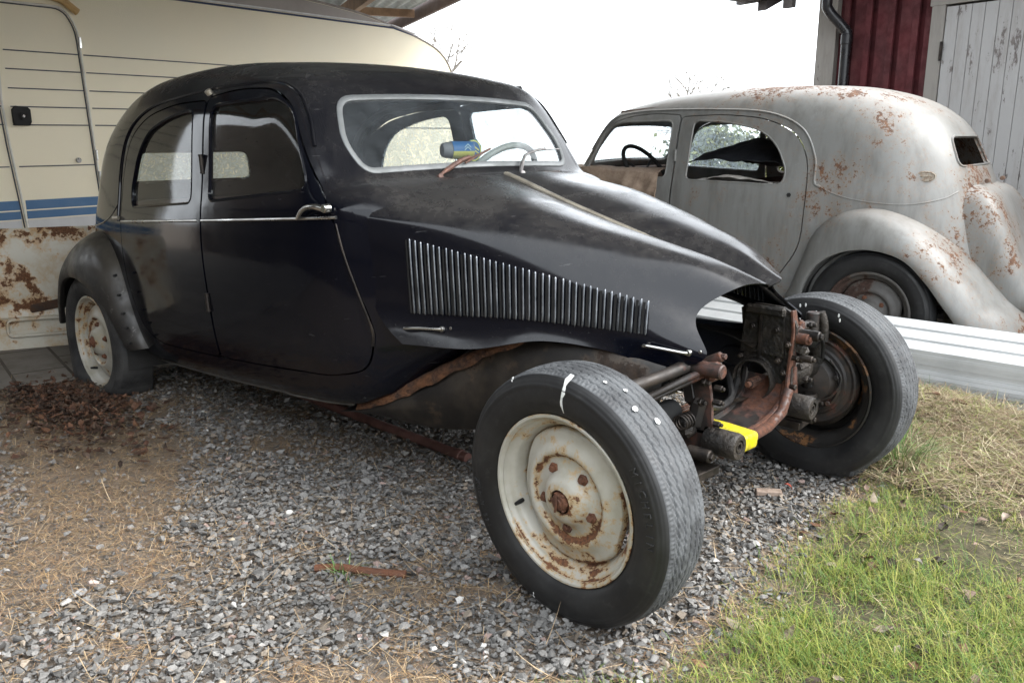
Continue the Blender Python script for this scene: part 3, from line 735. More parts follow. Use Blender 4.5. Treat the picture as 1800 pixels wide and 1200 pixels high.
# ================================================================== black saloon
bc=bpy.data.objects.new('vintage_car',None);C.link(bc);bc.empty_display_size=.3
bc.matrix_world=Matrix(((cT,0,-sT,-.1*sT),(0,1,0,0),(sT,0,cT,.1*cT),(0,0,0,1)))
tag(bc,'dusty black vintage saloon with its nose stripped, front wings and engine missing, standing on gravel','car')
car_body(bc,BLACK,BLACKS,FEND,BLACKS,{('f',-1):GLASS,('r',-1):GLASS,('f',1):GLASSF,('r',1):GLASSF,'back':GLASSF},CHROME,BLK)
bonnet(bc,BLACK,STRIP,LOUV,CHROME)
steering(bc,IVORY,(-1.30,.44,.965))
# windscreen: frame ring and glass taken from the body surface
def screen_frame(parent,mat):
    P=np.array(WSI);d=np.r_[True,np.linalg.norm(np.diff(P,axis=0),axis=1)>.003];P=P[d]
    if np.linalg.norm(P[0]-P[-1])<.003: P=P[:-1]
    Q=[]
    for i in range(len(P)):
        a,b=P[i],P[(i+1)%len(P)];k=max(1,int(np.linalg.norm(b-a)/.02))
        for t in range(k): Q.append(a+(b-a)*t/k)
    Q=np.array(Q);T=np.roll(Q,-1,0)-np.roll(Q,1,0);T/=np.linalg.norm(T,axis=1)[:,None];N=np.stack([T[:,1],-T[:,0]],1)
    if ((Q-Q.mean(0))*N).sum()<0: N=-N
    V=[];n=len(Q)
    for o_,h_ in ((-.004,-.004),(-.003,.003),(.001,.005),(.011,.005),(.015,.003),(.016,-.004)):
        E_=Q+N*o_;x=np.linspace(-1.5,-.7,900)
        for y,z in E_:
            v=body_f(x,np.full(900,y),np.full(900,z));i=np.max(np.where(v<0)[0]);x0=x[i]+(0-v[i])/(v[i+1]-v[i])*(x[1]-x[0]);V.append((x0+h_*.86,y,z+h_*.5))
    F=[[i*n+j,i*n+(j+1)%n,(i+1)*n+(j+1)%n,(i+1)*n+j] for i in range(5) for j in range(n)]
    return mesh_obj('windscreen_frame',V,F,mat,parent)
def screen_glass(parent,mat):
    P=np.array(WSI);d=np.r_[True,np.linalg.norm(np.diff(P,axis=0),axis=1)>.003];P=P[d];n=len(P);c=np.array([0,1.16]);V=[];x=np.linspace(-1.5,-.7,900)
    for k in range(1,11):
        for y,z in c+(P-c)*k/10*1.008:
            v=body_f(x,np.full(900,y),np.full(900,z));i=np.max(np.where(v<0)[0]);V.append((x[i]+(0-v[i])/(v[i+1]-v[i])*(x[1]-x[0])-.005,y,z))
    v=body_f(x,np.zeros(900),np.full(900,c[1]));i=np.max(np.where(v<0)[0]);V.append((x[i]-.005,0,c[1]))
    F=[[i*n+j,(i+1)*n+j,(i+1)*n+(j+1)%n,i*n+(j+1)%n] for i in range(9) for j in range(n)]+[[10*n,(j+1)%n,j] for j in range(n)]
    return mesh_obj('windscreen_glass',V,F,mat,parent)
ws_faces=[f for f in BF if np.mean(BV[f,0])>-1.35 and abs(np.mean(BV[f,1]))<.62]
wf=screen_frame(bc,ALU)
screen_glass(wf,GLASSW)
# wipers (on the screen plane)
m=MB();m.tube(catmull([(-.899,-.227,1.008),(-.905,-.20,1.022),(-.928,-.10,1.058),(-.934,-.052,1.07)],4),[.006]*5+[.009]*4+[.008]*4,8);m.tube([(-.915,-.09,1.05),(-.945,.066,1.098)],.0035,6);m.tube([(-.925,-.16,1.034),(-.948,.07,1.10)],.0022,6);m.cyl((-.905,-.232,.999),(-.885,-.232,1.008),.011,14);m.build('wiper',WIPER,bc)
m=MB();m.tube(catmull([(-.899,.173,1.008),(-.905,.185,1.03),(-.915,.21,1.058),(-.925,.235,1.073),(-.935,.30,1.088),(-.94,.36,1.094)],4),[.008]*6+[.0065]*5+[.0055]*10,8);m.tube([(-.938,.33,1.09),(-.947,.452,1.093)],.003,6);m.cyl((-.905,.172,.999),(-.885,.172,1.008),.012,14);m.build('wiper',WIPG,bc)
m=MB();m.box((-.890,.33,1.006),(.008,.10,.006));m.build('scuttle_trim',CHROME,bc)
# small stickers inside the screen
# door handle
m=MB();hy=float(side_y([-.95],[.925])[0]);m.cyl((-.93,-hy+.004,.928),(-.93,-hy-.022,.928),.014,16);m.tube(catmull([(-.93,-hy-.022,.928),(-.96,-hy-.034,.935),(-1.0,-hy-.034,.933),(-1.03,-hy-.036,.921),(-1.057,-hy-.036,.898)],5),np.r_[np.linspace(.011,.008,11),np.linspace(.008,.0055,10)],10);m.build('door_handle',CHROME,bc)
m=MB();q=side_pts(np.array([[-2.50,.915]]),-1,.006)[0];m.tube([q,q+np.array([-.03,-.012,.0])],.008,8);m.build('rear_door_catch',STRIP,bc)
m=MB();q=side_pts(np.array([[-1.684,1.345]]),-1,.0)[0];m.cyl(q,q+np.array([0,-.012,.016]),.013,12);m.build('pillar_button',STRIP,bc)
# weatherstrip standing off the leading edge of the front door
P=side_pts(np.array([(-.905,.88),(-.88,.78),(-.848,.66),(-.822,.55),(-.826,.50)]),-1,.004);m=MB();m.tube(catmull(P,5),[.003]*15+[.005]*6,6);m.build('door_edge_strip',IRON,bc)

W2C=world_to_car
# front and rear wheels
wfr,Mfr,_=wheel('front_wheel',bc,(0,-.66,.325),-1,'detail',RIM,-.03,-.05,.55,W2C)
DRIM=rusty('dark_inner_rim',(.016,.015,.014),(.05,.028,.018),.14,10,.5,(.035,.028,.02),.4,8)
wfl,Mfl,_=wheel('front_wheel',bc,(0.0,.675,.318),1,'soft',DRIM,-.03,.0,.3,W2C)
wrr,Mrr,_=wheel('rear_wheel',bc,(-2.89,-.655,.228),-1,'flat',RIM,0,0,1.2,W2C)
wheel('rear_wheel',bc,(-2.89,.655,.228),1,'flat',RIM,0,0,.4,W2C)
# lettering on the tyre wall (local wheel frame: y outwards; the right wheel mirrors y so x must stay)
def sidetext(txt,a0,size,step,par,Mx):
    V,F=bent_text(txt,.268,a0,size,.0846,step);mesh_obj('tyre_lettering',V,F,simple('raised_rubber_letters',(.017,.017,.017),(.028,.028,.028),.6),par,False,Mx)
def mtext(txt,ang,size,step):
    # outside view of the right-hand wheel looks along +y, x to the right: clockwise reading = decreasing angle
    sidetext(txt,ang,size,step,wfr,Mfr)
mtext('MICHELIN',math.radians(33),.026,.0235)
mtext('X',math.radians(185),.026,.02)
mtext('165 R 400',math.radians(-150),.018,.0145)
# bird droppings running down the tyre
def drop(par,Mx,ang,r0,r1,w,y=.087,wig=.0009):
    n=10;V=[]
    for i in range(n):
        r=r0+(r1-r0)*i/(n-1);a=math.radians(ang)+wig*math.sin(i*1.3)/r*2;hw=w*(1-.75*i/(n-1))*(.8+.3*math.sin(i*2.1))/2
        yy=float(np.interp(r,[.207,.225,.25,.275,.296,.3085,.3165,.3215,.326,.329],[.052,.070,.083,.0845,.080,.0725,.064,.058,.045,.01]))+.0016
        rr=r+.001
        for sg in (-1,1): V.append((rr*math.cos(a)-sg*hw*math.sin(a),yy,rr*math.sin(a)+sg*hw*math.cos(a)))
    F=[[2*i,2*i+1,2*i+3,2*i+2] for i in range(n-1)];o=mesh_obj('bird_dropping',V,F,DROPSLOT,par,False,Mx);sd=o.modifiers.new('thickness','SOLIDIFY');sd.thickness=.0015;sd.offset=0
drop(wfr,Mfr,84,.3235,.236,.014);drop(wfr,Mfr,-107,.302,.284,.004);drop(wfr,Mfr,118,.318,.308,.006)
def spot(par,Mx,ang,y,r=.006,R=.3285):
    a=math.radians(ang);c=np.array([(R-(y/.0605)**2*.0068)*math.cos(a),y,(R-(y/.0605)**2*.0068)*math.sin(a)]);et=np.array([-math.sin(a),0,math.cos(a)])
    er=np.array([math.cos(a),0,math.sin(a)]);V=[c-er*.002+er*.0035]+[c-er*.002+er*.002+r*(1+.15*math.sin(k*1.3+ang))*(math.cos(k*PI/4)*et+math.sin(k*PI/4)*np.array([0,1.,0])) for k in range(8)]
    mesh_obj('bird_dropping',V,[[0,1+k,1+(k+1)%8] for k in range(8)],DROPSLOT,par,True,Mx)
for a,y in ((72,.02),(64,0),(55,.022),(47,-.01)): spot(wfr,Mfr,a,y,.005+.003*(a%2))
def spot_in(ang,r):
    a=math.radians(ang);c=np.array([r*math.cos(a),-.0862,r*math.sin(a)]);V=[c-[0,.002,0]]+[c+np.array([.0035*math.cos(k*PI/4),0,.007*math.sin(k*PI/4)]) for k in range(8)]
    mesh_obj('bird_dropping',V,[[0,1+k,1+(k+1)%8] for k in range(8)],DROPSLOT,wfl,True,Mfl)
for a,r in ((100,.29),(96,.292),(72,.285),(70,.272),(88,.27)): spot_in(a,r)

# ---- running gear at the open front end, world coordinates mapped into the car
ex,ey,ez=(1,0,0),(0,1,0),(0,0,1)
def WB(m,name,mat,par=bc,**k): return m.build(name,mat,par,M=W2C,**k)
# side plates of the cradle: outline in x,z with a round opening on the left one
cr=bpy.data.objects.new('engine_cradle',None);C.link(cr);cr.parent=bc
def plate_with_hole(y,t,outer,hole):
    # bridge: resample both loops by angle about the hole centre
    hole=np.array(hole);c=hole.mean(0);n=64;A=np.arange(n)*2*PI/n
    def hit(poly,a):
        d=np.array([math.cos(a),math.sin(a)]);best=None
        for i in range(len(poly)):
            p,q=np.array(poly[i]),np.array(poly[(i+1)%len(poly)]);e=q-p;den=d[0]*e[1]-d[1]*e[0]
            if abs(den)<1e-9: continue
            w=p-c;t_=(w[0]*e[1]-w[1]*e[0])/den;u_=(w[0]*d[1]-w[1]*d[0])/den
            if t_>0 and 0<=u_<=1 and (best is None or t_>best): best=t_
        return c+d*(best or .01)
    O=np.array([hit(outer,a) for a in A]);H=np.array([hit(hole,a) for a in A])
    V=[];
    for yy in (y,y+t):
        V+=[(p[0],yy,p[1]) for p in O]+[(p[0],yy,p[1]) for p in H]
    F=[]
    for i in range(n):
        j=(i+1)%n;F+=[[i,j,n+j,n+i],[2*n+j,2*n+i,3*n+i,3*n+j],[i,2*n+i,2*n+j,j],[n+j,3*n+j,3*n+i,n+i]]
    return V,F
outer=fillet([(-.075,.655),(-.03,.672),(.085,.668),(.118,.62),(.108,.50),(.112,.42),(.12,.37),(.10,.33),(.0,.31),(-.09,.32),(-.085,.42),(-.05,.52)],.02)
hole=[(.062*math.cos(a)-.004,.073*math.sin(a)+.432) for a in np.arange(32)*2*PI/32]
for y in (.215,-.235):
    V,F=plate_with_hole(y,.012,outer if y>0 else fillet([(-.05,.535),(.03,.565),(.085,.555),(.10,.50),(.108,.42),(.12,.37),(.10,.33),(.0,.31),(-.09,.32),(-.085,.42)],.02),hole)
    m=MB();m.add(V,F);WB(m,'cradle_side',GRIME if y>0 else REDRUST,cr,smooth=False)
    if y>0:
        m=MB();m.tube([(p[0],y-.004,p[1]) for p in hole],.0055,8,closed=True);m.lathe([(.062,-.035),(.066,-.035),(.068,.0),(.060,0)],( -.004,y,.432),ey,40);WB(m,'cradle_ring',GRIME,cr)
# front flange: a band that follows the front edge of the left plate down to the cross-bar
def band(path,w,name,mat,par,t=.008,tw=0.):
    """path in 3D, band of width w along y"""
    P=catmull(path,6);V=[];n=len(P)
    T=np.gradient(P,axis=0);T/=np.linalg.norm(T,axis=1)[:,None]
    W=np.interp(np.linspace(0,1,n),np.linspace(0,1,len(w)),w) if hasattr(w,'__len__') else np.full(n,w)
    for i in range(n):
        side=np.array([0,1.,0]) if abs(T[i][1])<.8 else np.array([1.,0,0])
        side=side-T[i]*(side@T[i]);side/=np.linalg.norm(side);nn=np.cross(T[i],side)
        for a,b in ((-1,-1),(1,-1),(1,1),(-1,1)): V.append(P[i]+side*a*W[i]/2+nn*b*t/2)
    F=[[i*4+j,i*4+(j+1)%4,(i+1)*4+(j+1)%4,(i+1)*4+j] for i in range(n-1) for j in range(4)]+[[3,2,1,0],[n*4-4,n*4-3,n*4-2,n*4-1]]
    m=MB();m.add(V,F);return WB(m,name,mat,par,smooth=False,bevel=.0015)
band([(.098,.222,.662),(.108,.222,.60),(.106,.222,.52),(.104,.222,.45),(.112,.215,.395)],[.028,.034,.044,.05,.055],'cradle_flange',REDRUST,cr)
# trough-like lower cross member curving from the left leg to the right one
def xsec_sweep(path,sec,name,mat,par):
    P=catmull(path,8);V=[];n=len(P);k=len(sec)
    for p in P:
        for a,b in sec: V.append((p[0]+a,p[1],p[2]+b))
    F=[[i*k+j,i*k+(j+1)%k,(i+1)*k+(j+1)%k,(i+1)*k+j] for i in range(n-1) for j in range(k)]+[list(range(k))[::-1],[(n-1)*k+j for j in range(k)]]
    m=MB();m.add(V,F);return WB(m,name,mat,par,smooth=False,bevel=.002)
path=[(.02,.225,.45),(.03,.19,.395),(.035,.13,.362),(.04,.05,.347),(.04,-.06,.342),(.035,-.15,.345),(.03,-.21,.36),(.025,-.235,.40)]
xsec_sweep(path,[(-.075,-.012),(.075,-.012),(.075,.012),(.062,.012),(.058,-.002),(-.058,-.002),(-.062,.012),(-.075,.012)],'cradle_cross_member',REDRUST,cr)
m=MB();m.tube([(.112,.20,.42),(.120,.15,.365),(.122,.06,.340),(.122,-.06,.334),(.118,-.16,.34),(.112,-.215,.36)],.016,10);WB(m,'cradle_front_lip',REDRUST,cr)
# upper part of the left leg: two boxed uprights
m=MB();m.prism([(-.06,.515),(.0,.52),(.0,.66),(-.045,.66)],(0,.203,0),ex,ez,(0,1,0),.012);m.prism([(.012,.52),(.085,.515),(.078,.66),(.012,.66)],(0,.203,0),ex,ez,(0,1,0),.012);m.box((.02,.198,.655),(.13,.02,.028),bev=.006);WB(m,'cradle_upright',GRIME,cr,smooth=False)
m=MB();m.box((.008,.198,.575),(.008,.008,.13));WB(m,'cradle_edge',IRON,cr)

def bolt(*cs):
    m=MB()
    for a,b,r,n_ in cs: m.cyl(a,b,r,n_)
    WB(m,'cradle_bolt',IRON,cr,smooth=False)
for x,z in ((-.055,.50),(.07,.505),(-.02,.60),(.06,.60),(-.07,.36),(.09,.47),(.10,.56)):
    bolt(((x,.215,z),(x,.196,z),.010,6),((x,.20,z),(x,.188,z),.006,8))
for z in (.36,.42,.48,.52): bolt(((.105,-.225,z),(.128,-.225,z),.0085,6),((.125,-.225,z),(.135,-.225,z),.0055,8))
for z in (.43,.52): bolt(((.11,.215,z),(.13,.21,z),.0085,6))
# torsion-bar sockets and threaded pins that stick out forwards
def socket(c,r,L,name,mat):
    m=MB();x0=c[0]-L;prof=[(r*.86,0),(r,.006),(r,L-.012),(r*.93,L-.002),(r*.88,L),(r*.55,L),(r*.52,L-.006),(r*.40,L-.006),(r*.38,L-.001),(r*.26,L-.001),(r*.22,L-.02),(.0005,L-.02)]
    m.lathe(prof,(x0,c[1],c[2]),ex,36);return WB(m,name,mat,cr)
socket((.185,.222,.372),.036,.10,'torsion_bar_socket',GRIME);socket((.19,-.225,.372),.037,.10,'torsion_bar_socket',GRIME)
for c,r,L,mt in (((.135,-.275,.345),.018,.07,IRON),((.17,.262,.325),.013,.09,IRON),((.148,.232,.578),.0165,.06,REDRUST),((.175,.25,.588),.016,.07,IRON),((.16,.245,.515),.011,.05,IRON),((.13,.245,.51),.011,.05,IRON)):
    m=MB();m.cyl((c[0]-L,c[1],c[2]),c,r,18);m.cyl((c[0]-.012,c[1],c[2]),(c[0]+.008,c[1],c[2]),r*.62,6);WB(m,'mounting_pin',mt,cr,auto=.6)
for (a,b,r) in (((.02,-.225,.555),(.115,-.225,.572),.021),((.0,-.228,.545),(.11,-.205,.603),.014)):
    m=MB();m.cyl(a,b,r,18);m.cyl(b,np.array(b)+[.012,0,0],r*.6,6);WB(m,'mounting_pin',REDRUST,cr,auto=.6)
for c_,d_ in (((.06,.255,.585),(.12,.03,.05)),((.06,-.215,.56),(.10,.06,.05))): m=MB();m.box(c_,d_,bev=.01);WB(m,'pin_bracket',REDRUST,cr,smooth=False)
# yellow strap parts are a separate thing (below)
# suspension: upper arm, lower arm, drive shafts, hub carriers
for s in (-1,1):
    m=MB();m.cyl((-.02,s*.255,.575),(.145,s*.255,.575),.020,16);m.tube(catmull([(.04,s*.27,.575),(.03,s*.38,.565),(.02,s*.52,.56)],4),[.020,.018,.017,.016,.016,.016,.016,.016,.018],10);m.cyl((.02,s*.535,.515),(.02,s*.535,.60),.022,16);WB(m,'upper_arm',REDRUST)
    m=MB();P=[(.09,s*.235,.30),(.07,s*.40,.285),(.03,s*.57,.27)];V=[]
    for a,b,ww in zip(P,P,(.05,.04,.025)): V+=[(a[0]-ww-.06,a[1],a[2]-.012),(a[0]+ww,a[1],a[2]-.012),(a[0]+ww,a[1],a[2]+.012),(a[0]-ww-.06,a[1],a[2]+.012)]
    m.add(V,[[i*4+j,i*4+(j+1)%4,i*4+4+(j+1)%4,i*4+4+j] for i in range(2) for j in range(4)]+[[3,2,1,0],[8,9,10,11]]);m.cyl((.02,s*.57,.235),(.02,s*.57,.31),.024,14);WB(m,'lower_arm',IRON,smooth=False,bevel=.004)
    m=MB();m.cyl((0,s*.165,.425),(0,s*.36,.425),.0135,18);m.cyl((0,s*.33,.425),(0,s*.40,.42),.03,24)
    m.lathe([(.0005,0),(.03,.0),(.044,.02),(.056,.05),(.060,.08),(.052,.11),(.045,.13)],(0,s*.385,.42),(0,s,-.03),32)
    for k in range(4):
        a=k*PI/2+.4;m.box((.046*math.cos(a),s*.43,.42+.046*math.sin(a)),(.028,.05,.022),R=[[math.cos(a),0,-math.sin(a)],[0,1,0],[math.sin(a),0,math.cos(a)]],bev=.004)
    m.cyl((0,s*.50,.41),(0,s*.59,.40),.036,20);WB(m,'drive_shaft',GRIME,auto=.6)
    m=MB()
    for k in range(14):
        a=k*2*PI/14;m.box((.0135*math.cos(a),s*.20,.425+.0135*math.sin(a)),(.003,.07,.003))
    m.cyl((0,s*.15,.425),(0,s*.168,.425),.009,12);WB(m,'shaft_splines',RUST)
    m=MB();zc=.335 if s>0 else .335;Z0=.345
    m.lathe([(.025,-.10),(.045,-.095),(.075,-.085),(.085,-.07),(.118,-.068),(.124,-.060),(.138,-.058),(.148,-.062),(.153,-.055),(.153,-.02)],(0,s*.675,Z0),(0,s,0),64)
    for k in range(6):
        a=k*PI/3+.3;p=np.array([.098*math.cos(a),s*.601,Z0+.098*math.sin(a)]);m.cyl(p,p-[0,s*.012,0],.0095,6)
    m.lathe([(.095,-.072),(.102,-.079),(.109,-.072)],(0,s*.675,Z0),(0,s,0),64)
    m.tube(catmull([(.05,s*.59,Z0-.06),(.09,s*.59,Z0-.03),(.11,s*.595,Z0+.03),(.07,s*.59,Z0+.09)],5),.004,6)
    WB(m,'brake_backplate',REDRUST if s<0 else rusty('grimy_backplate',(.016,.014,.013),(.085,.034,.022),.22,13,.6,(.06,.045,.035),.5,3,(.05,.03,.02)),auto=.5)
    m=MB();m.tube([(.02,s*.56,.24),(.015,s*.60,.30),(0,s*.61,.345),(.015,s*.60,.45),(.02,s*.55,.56)],[.022,.024,.04,.026,.020],14);m.tube(catmull([(.04,s*.55,.60),(.05,s*.56,.56),(.05,s*.57,.50)],4),.014,10);WB(m,'hub_carrier',GRIME)
    m=MB();q=(.03,s*.545,.27);m.lathe([(.0005,-.02),(.02,-.018),(.034,0),(.034,.012),(.02,.026),(.0005,.03)],(.02,s*.565,.275),ez,24);WB(m,'ball_joint_boot',RUBBER);m=MB();m.lathe([(.0005,-.02),(.02,-.018),(.032,0),(.032,.012),(.02,.024)],(.02,s*.54,.50),ez,24);WB(m,'ball_joint_boot',RUBBER)
rb=np.random.default_rng(12)
def lump(c,d,mat,name,ang=0):
    m=MB();ca_,sa_=math.cos(ang),math.sin(ang);m.box(c,d,R=[[ca_,0,-sa_],[0,1,0],[sa_,0,ca_]],bev=min(d)*.28);WB(m,name,mat,smooth=False)
for c,d,a,mt in (((.03,-.215,.505),(.05,.045,.10),.25,REDRUST),((.06,-.225,.44),(.045,.05,.09),-.2,REDRUST),((.02,-.25,.40),(.09,.05,.06),.1,GRIME),((-.03,-.26,.50),(.07,.06,.045),.4,GRIME),((-.10,-.25,.575),(.05,.05,.05),.2,REDRUST),((.10,.24,.44),(.03,.035,.10),.1,REDRUST),((.115,.245,.545),(.04,.03,.035),-.3,GRIME),((.07,.29,.60),(.07,.03,.035),.15,REDRUST),((.10,.30,.52),(.03,.05,.03),.5,GRIME),((.05,.36,.55),(.035,.05,.05),.2,GRIME),((.12,-.17,.33),(.03,.07,.03),.0,REDRUST),((.09,.20,.355),(.06,.03,.04),.3,GRIME)): lump(c,d,mt,'casting',a)
for c,dr_ in (((.065,-.24,.475),(1,-.2,.1)),((.075,-.245,.535),(1,-.1,0)),((.10,-.235,.405),(1,0,-.2)),((-.02,-.29,.50),(.6,-.8,0)),((.13,.25,.45),(1,.1,0)),((.105,.305,.605),(1,.2,.1)),((.08,.35,.565),(.8,-.3,.2)),((.13,.225,.355),(1,0,.1)),((.12,-.15,.318),(1,0,-.3)),((.06,.52,.30),(1,-.2,0))):
    dr_=np.array(dr_,float);dr_/=np.linalg.norm(dr_);c=np.array(c);m=MB();m.cyl(c,c+dr_*.030,.0062,10);m.cyl(c+dr_*.008,c+dr_*.018,.0115,6);WB(m,'bolt',IRON,smooth=False)
for P,r_ in (([(.06,.27,.53),(.09,.33,.56),(.08,.44,.55),(.06,.54,.50),(.05,.57,.44)],.006),([(-.1,.20,.44),(-.04,.12,.42),(.0,.05,.40),(.02,-.1,.40)],.011)):
    m=MB();m.tube(catmull(P,6),r_,8);WB(m,'brake_hose',RUBBER)
m=MB();H=[(.05+.020*math.cos(t),-.245-.012*t/6,.425+.020*math.sin(t)) for t in np.arange(0,30,.35)];m.tube(H,.0028,6);WB(m,'coil_spring',IRON)
# dark inner face of the left wheel
m=MB();m.lathe([(.204,-.060),(.2165,-.069),(.211,-.071),(.2035,-.060),(.196,-.048),(.178,-.040),(.172,-.02),(.172,.01)],n=96);m.build('rim_back',DRIM,wfl,M=Mfl)
# track rod and radius arm on the right side
m=MB();m.tube([(.09,-.24,.572),(.02,-.36,.52),(-.06,-.50,.458)],[.011,.009,.011],10);m.tube([(.082,-.235,.556),(.012,-.355,.502),(-.068,-.495,.440)],[.009,.006,.009],10);WB(m,'track_rod',REDRUST)
m=MB();m.tube([(-.13,-.18,.55),(-.05,-.20,.555),(.03,-.215,.56)],.035,12);m.box((-.04,-.235,.535),(.09,.07,.08),bev=.012);m.box((-.22,-.25,.55),(.12,.10,.07),bev=.02);m.cyl((-.3,-.22,.55),(-.02,-.22,.56),.022,14);WB(m,'steering_rack',GRIME,auto=.6)
m=MB()
for k in range(7): m.lathe([(.022,0),(.034,.006),(.022,.012)],(.0,-.27-k*.012,.44),ey,20)
WB(m,'rubber_gaiter',RUBBER)
m=MB();m.tube(catmull([(-.16,-.30,.54),(-.13,-.32,.575),(-.09,-.32,.575),(-.06,-.31,.54),(-.06,-.30,.48)],5),.012,8);m.tube(catmull([(.05,-.20,.45),(.03,-.05,.41),(-.02,.10,.40),(-.06,.20,.42)],5),.010,8);m.tube(catmull([(-.4,-.30,.56),(-.3,-.34,.55),(-.2,-.30,.53),(-.1,-.26,.54)],5),.008,8);WB(m,'hoses',RUBBER)
# curved side members (one each side) that run forward from the scuttle; the right one carries a rusty ledge
for s in (-1,1):
    T=catmull([(-1.09,.588,.282),(-1.0,.57,.312),(-.90,.555,.362),(-.80,.525,.412),(-.70,.495,.468),(-.60,.460,.526),(-.46,.430,.588),(-.30,.40,.612),(-.12,.36,.612),(.0,.31,.60)],5)
    Bt=catmull([(-1.09,.57,.268),(-1.0,.56,.270),(-.90,.53,.262),(-.80,.51,.262),(-.70,.485,.268),(-.60,.46,.285),(-.46,.43,.315),(-.30,.40,.35),(-.12,.36,.37),(.0,.31,.38)],5)
    if s>0: T=T-np.array([0,0,.05])
    V=[];k=11
    for i,(a,b) in enumerate(zip(T,Bt)):
        V.append((a[0],s*(a[1]-.14),a[2]-.01));V.append((a[0],s*(a[1]-.055),a[2]+.002))
        for q in range(k):
            u=q/(k-1);p=a+(b-a)*u;o=.035*math.sin(PI*u)-.055*math.exp(-(u/.10)**2)*0
            V.append((p[0],s*(p[1]-.018+o),p[2]-.012*(1-u)))
        V.append((b[0],s*(b[1]-.25),b[2]))
    kk=k+3;F=[[i*kk+j,i*kk+j+1,(i+1)*kk+j+1,(i+1)*kk+j] for i in range(len(T)-1) for j in range(kk-1)]
    m=MB();m.add(V,F);WB(m,'side_member',DARKPAN)
    P=T[4:33];n=len(P);V=[];rg=np.random.default_rng(3)
    for i,p in enumerate(P):
        t=i/(n-1);w_=.033*(.25+.75*math.sin(PI*min(1,.06+t*.94))**.5)+rg.normal(0,.0012);j=rg.normal(0,.0012)
        V+=[(p[0],s*(p[1]-.060),p[2]+.014+j),(p[0],s*(p[1]-.022),p[2]+.013+j),(p[0],s*(p[1]+.0),p[2]+.002),(p[0],s*(p[1]+.010),p[2]-w_*.6),(p[0],s*(p[1]+.006),p[2]-w_*1.1-.003*math.sin(i*1.3)-abs(rg.normal(0,.003)))]
    F=[[i*5+j,i*5+j+1,(i+1)*5+j+1,(i+1)*5+j] for i in range(n-1) for j in range(4)]
    m=MB();m.add(V,F);o=WB(m,'rusted_ledge',ORUST);sd=o.modifiers.new('thickness','SOLIDIFY');sd.thickness=.004
# scuttle bulkhead and inner left panel seen through the nose
m=MB();m.box((-.62,0,.62),(.02,.86,.42));WB(m,'bulkhead',BLK)
m=MB();m.prism([(-.55,.555),(.02,.590),(.0,.38),(-.5,.33)],(0,.285,0),ex,ez,(0,1,0),.015);m.tube(catmull([(-.15,.283,.44),(-.08,.283,.44),(-.06,.283,.47),(-.08,.283,.50),(-.15,.283,.50),(-.17,.283,.47)],4,True),.004,6,closed=True);WB(m,'inner_wing_panel',simple('dark_blue_black_panel',(.006,.008,.014),(.02,.02,.022),.4,0,8,.3,.004),smooth=False)
# red-brown post and tow bar
m=MB();m.cyl((-.235,-.35,.45),(-.235,-.345,.66),.020,20);WB(m,'bump_stop_post',simple('red_brown_primer',(.14,.062,.052),(.10,.045,.035),.6,0,10,.2,.003))
X=np.linspace(-.98,-2.40,16);m=MB();m.tube(side_pts(np.stack([X,np.full(16,.288)],1),-1,-.002),.006,8);m.build('sill_edge',simple('sill_highlight',(.03,.028,.025),(.07,.065,.055),.6,0,20,.3,.003),bc)  # lighter tube paints the highlight along the lower sill edge
# ---- yellow strap round the cradle
V=[];sec=fillet([(-.05,.325),(.145,.318),(.150,.358),(.05,.366),(-.05,.368)],.012);n=len(sec)
for y in (-.165,-.160,-.122,-.117,-.112,-.070,-.065):
    g=.0 if y in(-.165,-.065) else .0025
    if y==-.117: g=-.001
    for a,b in sec: V.append((a+(g if a>0 else -g),y+.012*math.sin(a*9),b+(g if b>.34 else -g)+(-(y+.06)*.03)))
F=[[i*n+j,i*n+(j+1)%n,(i+1)*n+(j+1)%n,(i+1)*n+j] for i in range(6) for j in range(n)]
st=mesh_obj('ratchet_strap',V,F,YEL,None,True);sd=st.modifiers.new('thickness','SOLIDIFY');sd.thickness=.003
tag(st,'bright yellow webbing strap wrapped round the rusty front cross member','strap')
# ---- things on the dashboard of the black car
def mflag(name,a,b):
    n=NM(name);return n.set(a,.45)
BLUE=simple('label_blue',(.012,.10,.26),(.02,.12,.30),.5,0,9,.05);LYEL=simple('label_yellow',(.62,.60,.16),(.55,.52,.14),.5,0,9,.05);LGREY=simple('grey_plastic_cap',(.20,.21,.22),(.15,.15,.16),.5)
can=empty('drink_can',(0,0,0),'blue and yellow can with pale chevrons lying on the dashboard behind the windscreen','can')
ca=np.array([-1.235,.012,1.117]);cd=np.array([.35,.93,0]);cd/=np.linalg.norm(cd)
cz=np.array([0,0,1.]);cx_=np.cross(cd,cz)
def half_cyl(c,ax,r,L,a0,a1,n=16):
    u=np.cross(ax,cz);u/=np.linalg.norm(u);A=np.linspace(a0,a1,n);V=[c+r*(math.cos(a)*u+math.sin(a)*cz)+ax*t for t in (0,L) for a in A];return V,[[i,i+1,n+i+1,n+i] for i in range(n-1)]
m=MB();m.add(*half_cyl(ca+cd*.035,cd,.033,.085,-.1,PI+.1));m.build('can_top_half',BLUE,can)
m=MB();m.add(*half_cyl(ca+cd*.035,cd,.033,.085,PI+.1,2*PI-.1));m.build('can_lower_half',LYEL,can)
m=MB();m.lathe([(.0005,-.002),(.024,0),(.029,.012),(.030,.034),(.0325,.036)],ca,cd,28);m.lathe([(.033,.118),(.029,.124),(.0005,.124)],ca,cd,28);m.build('can_cap',LGREY,can)
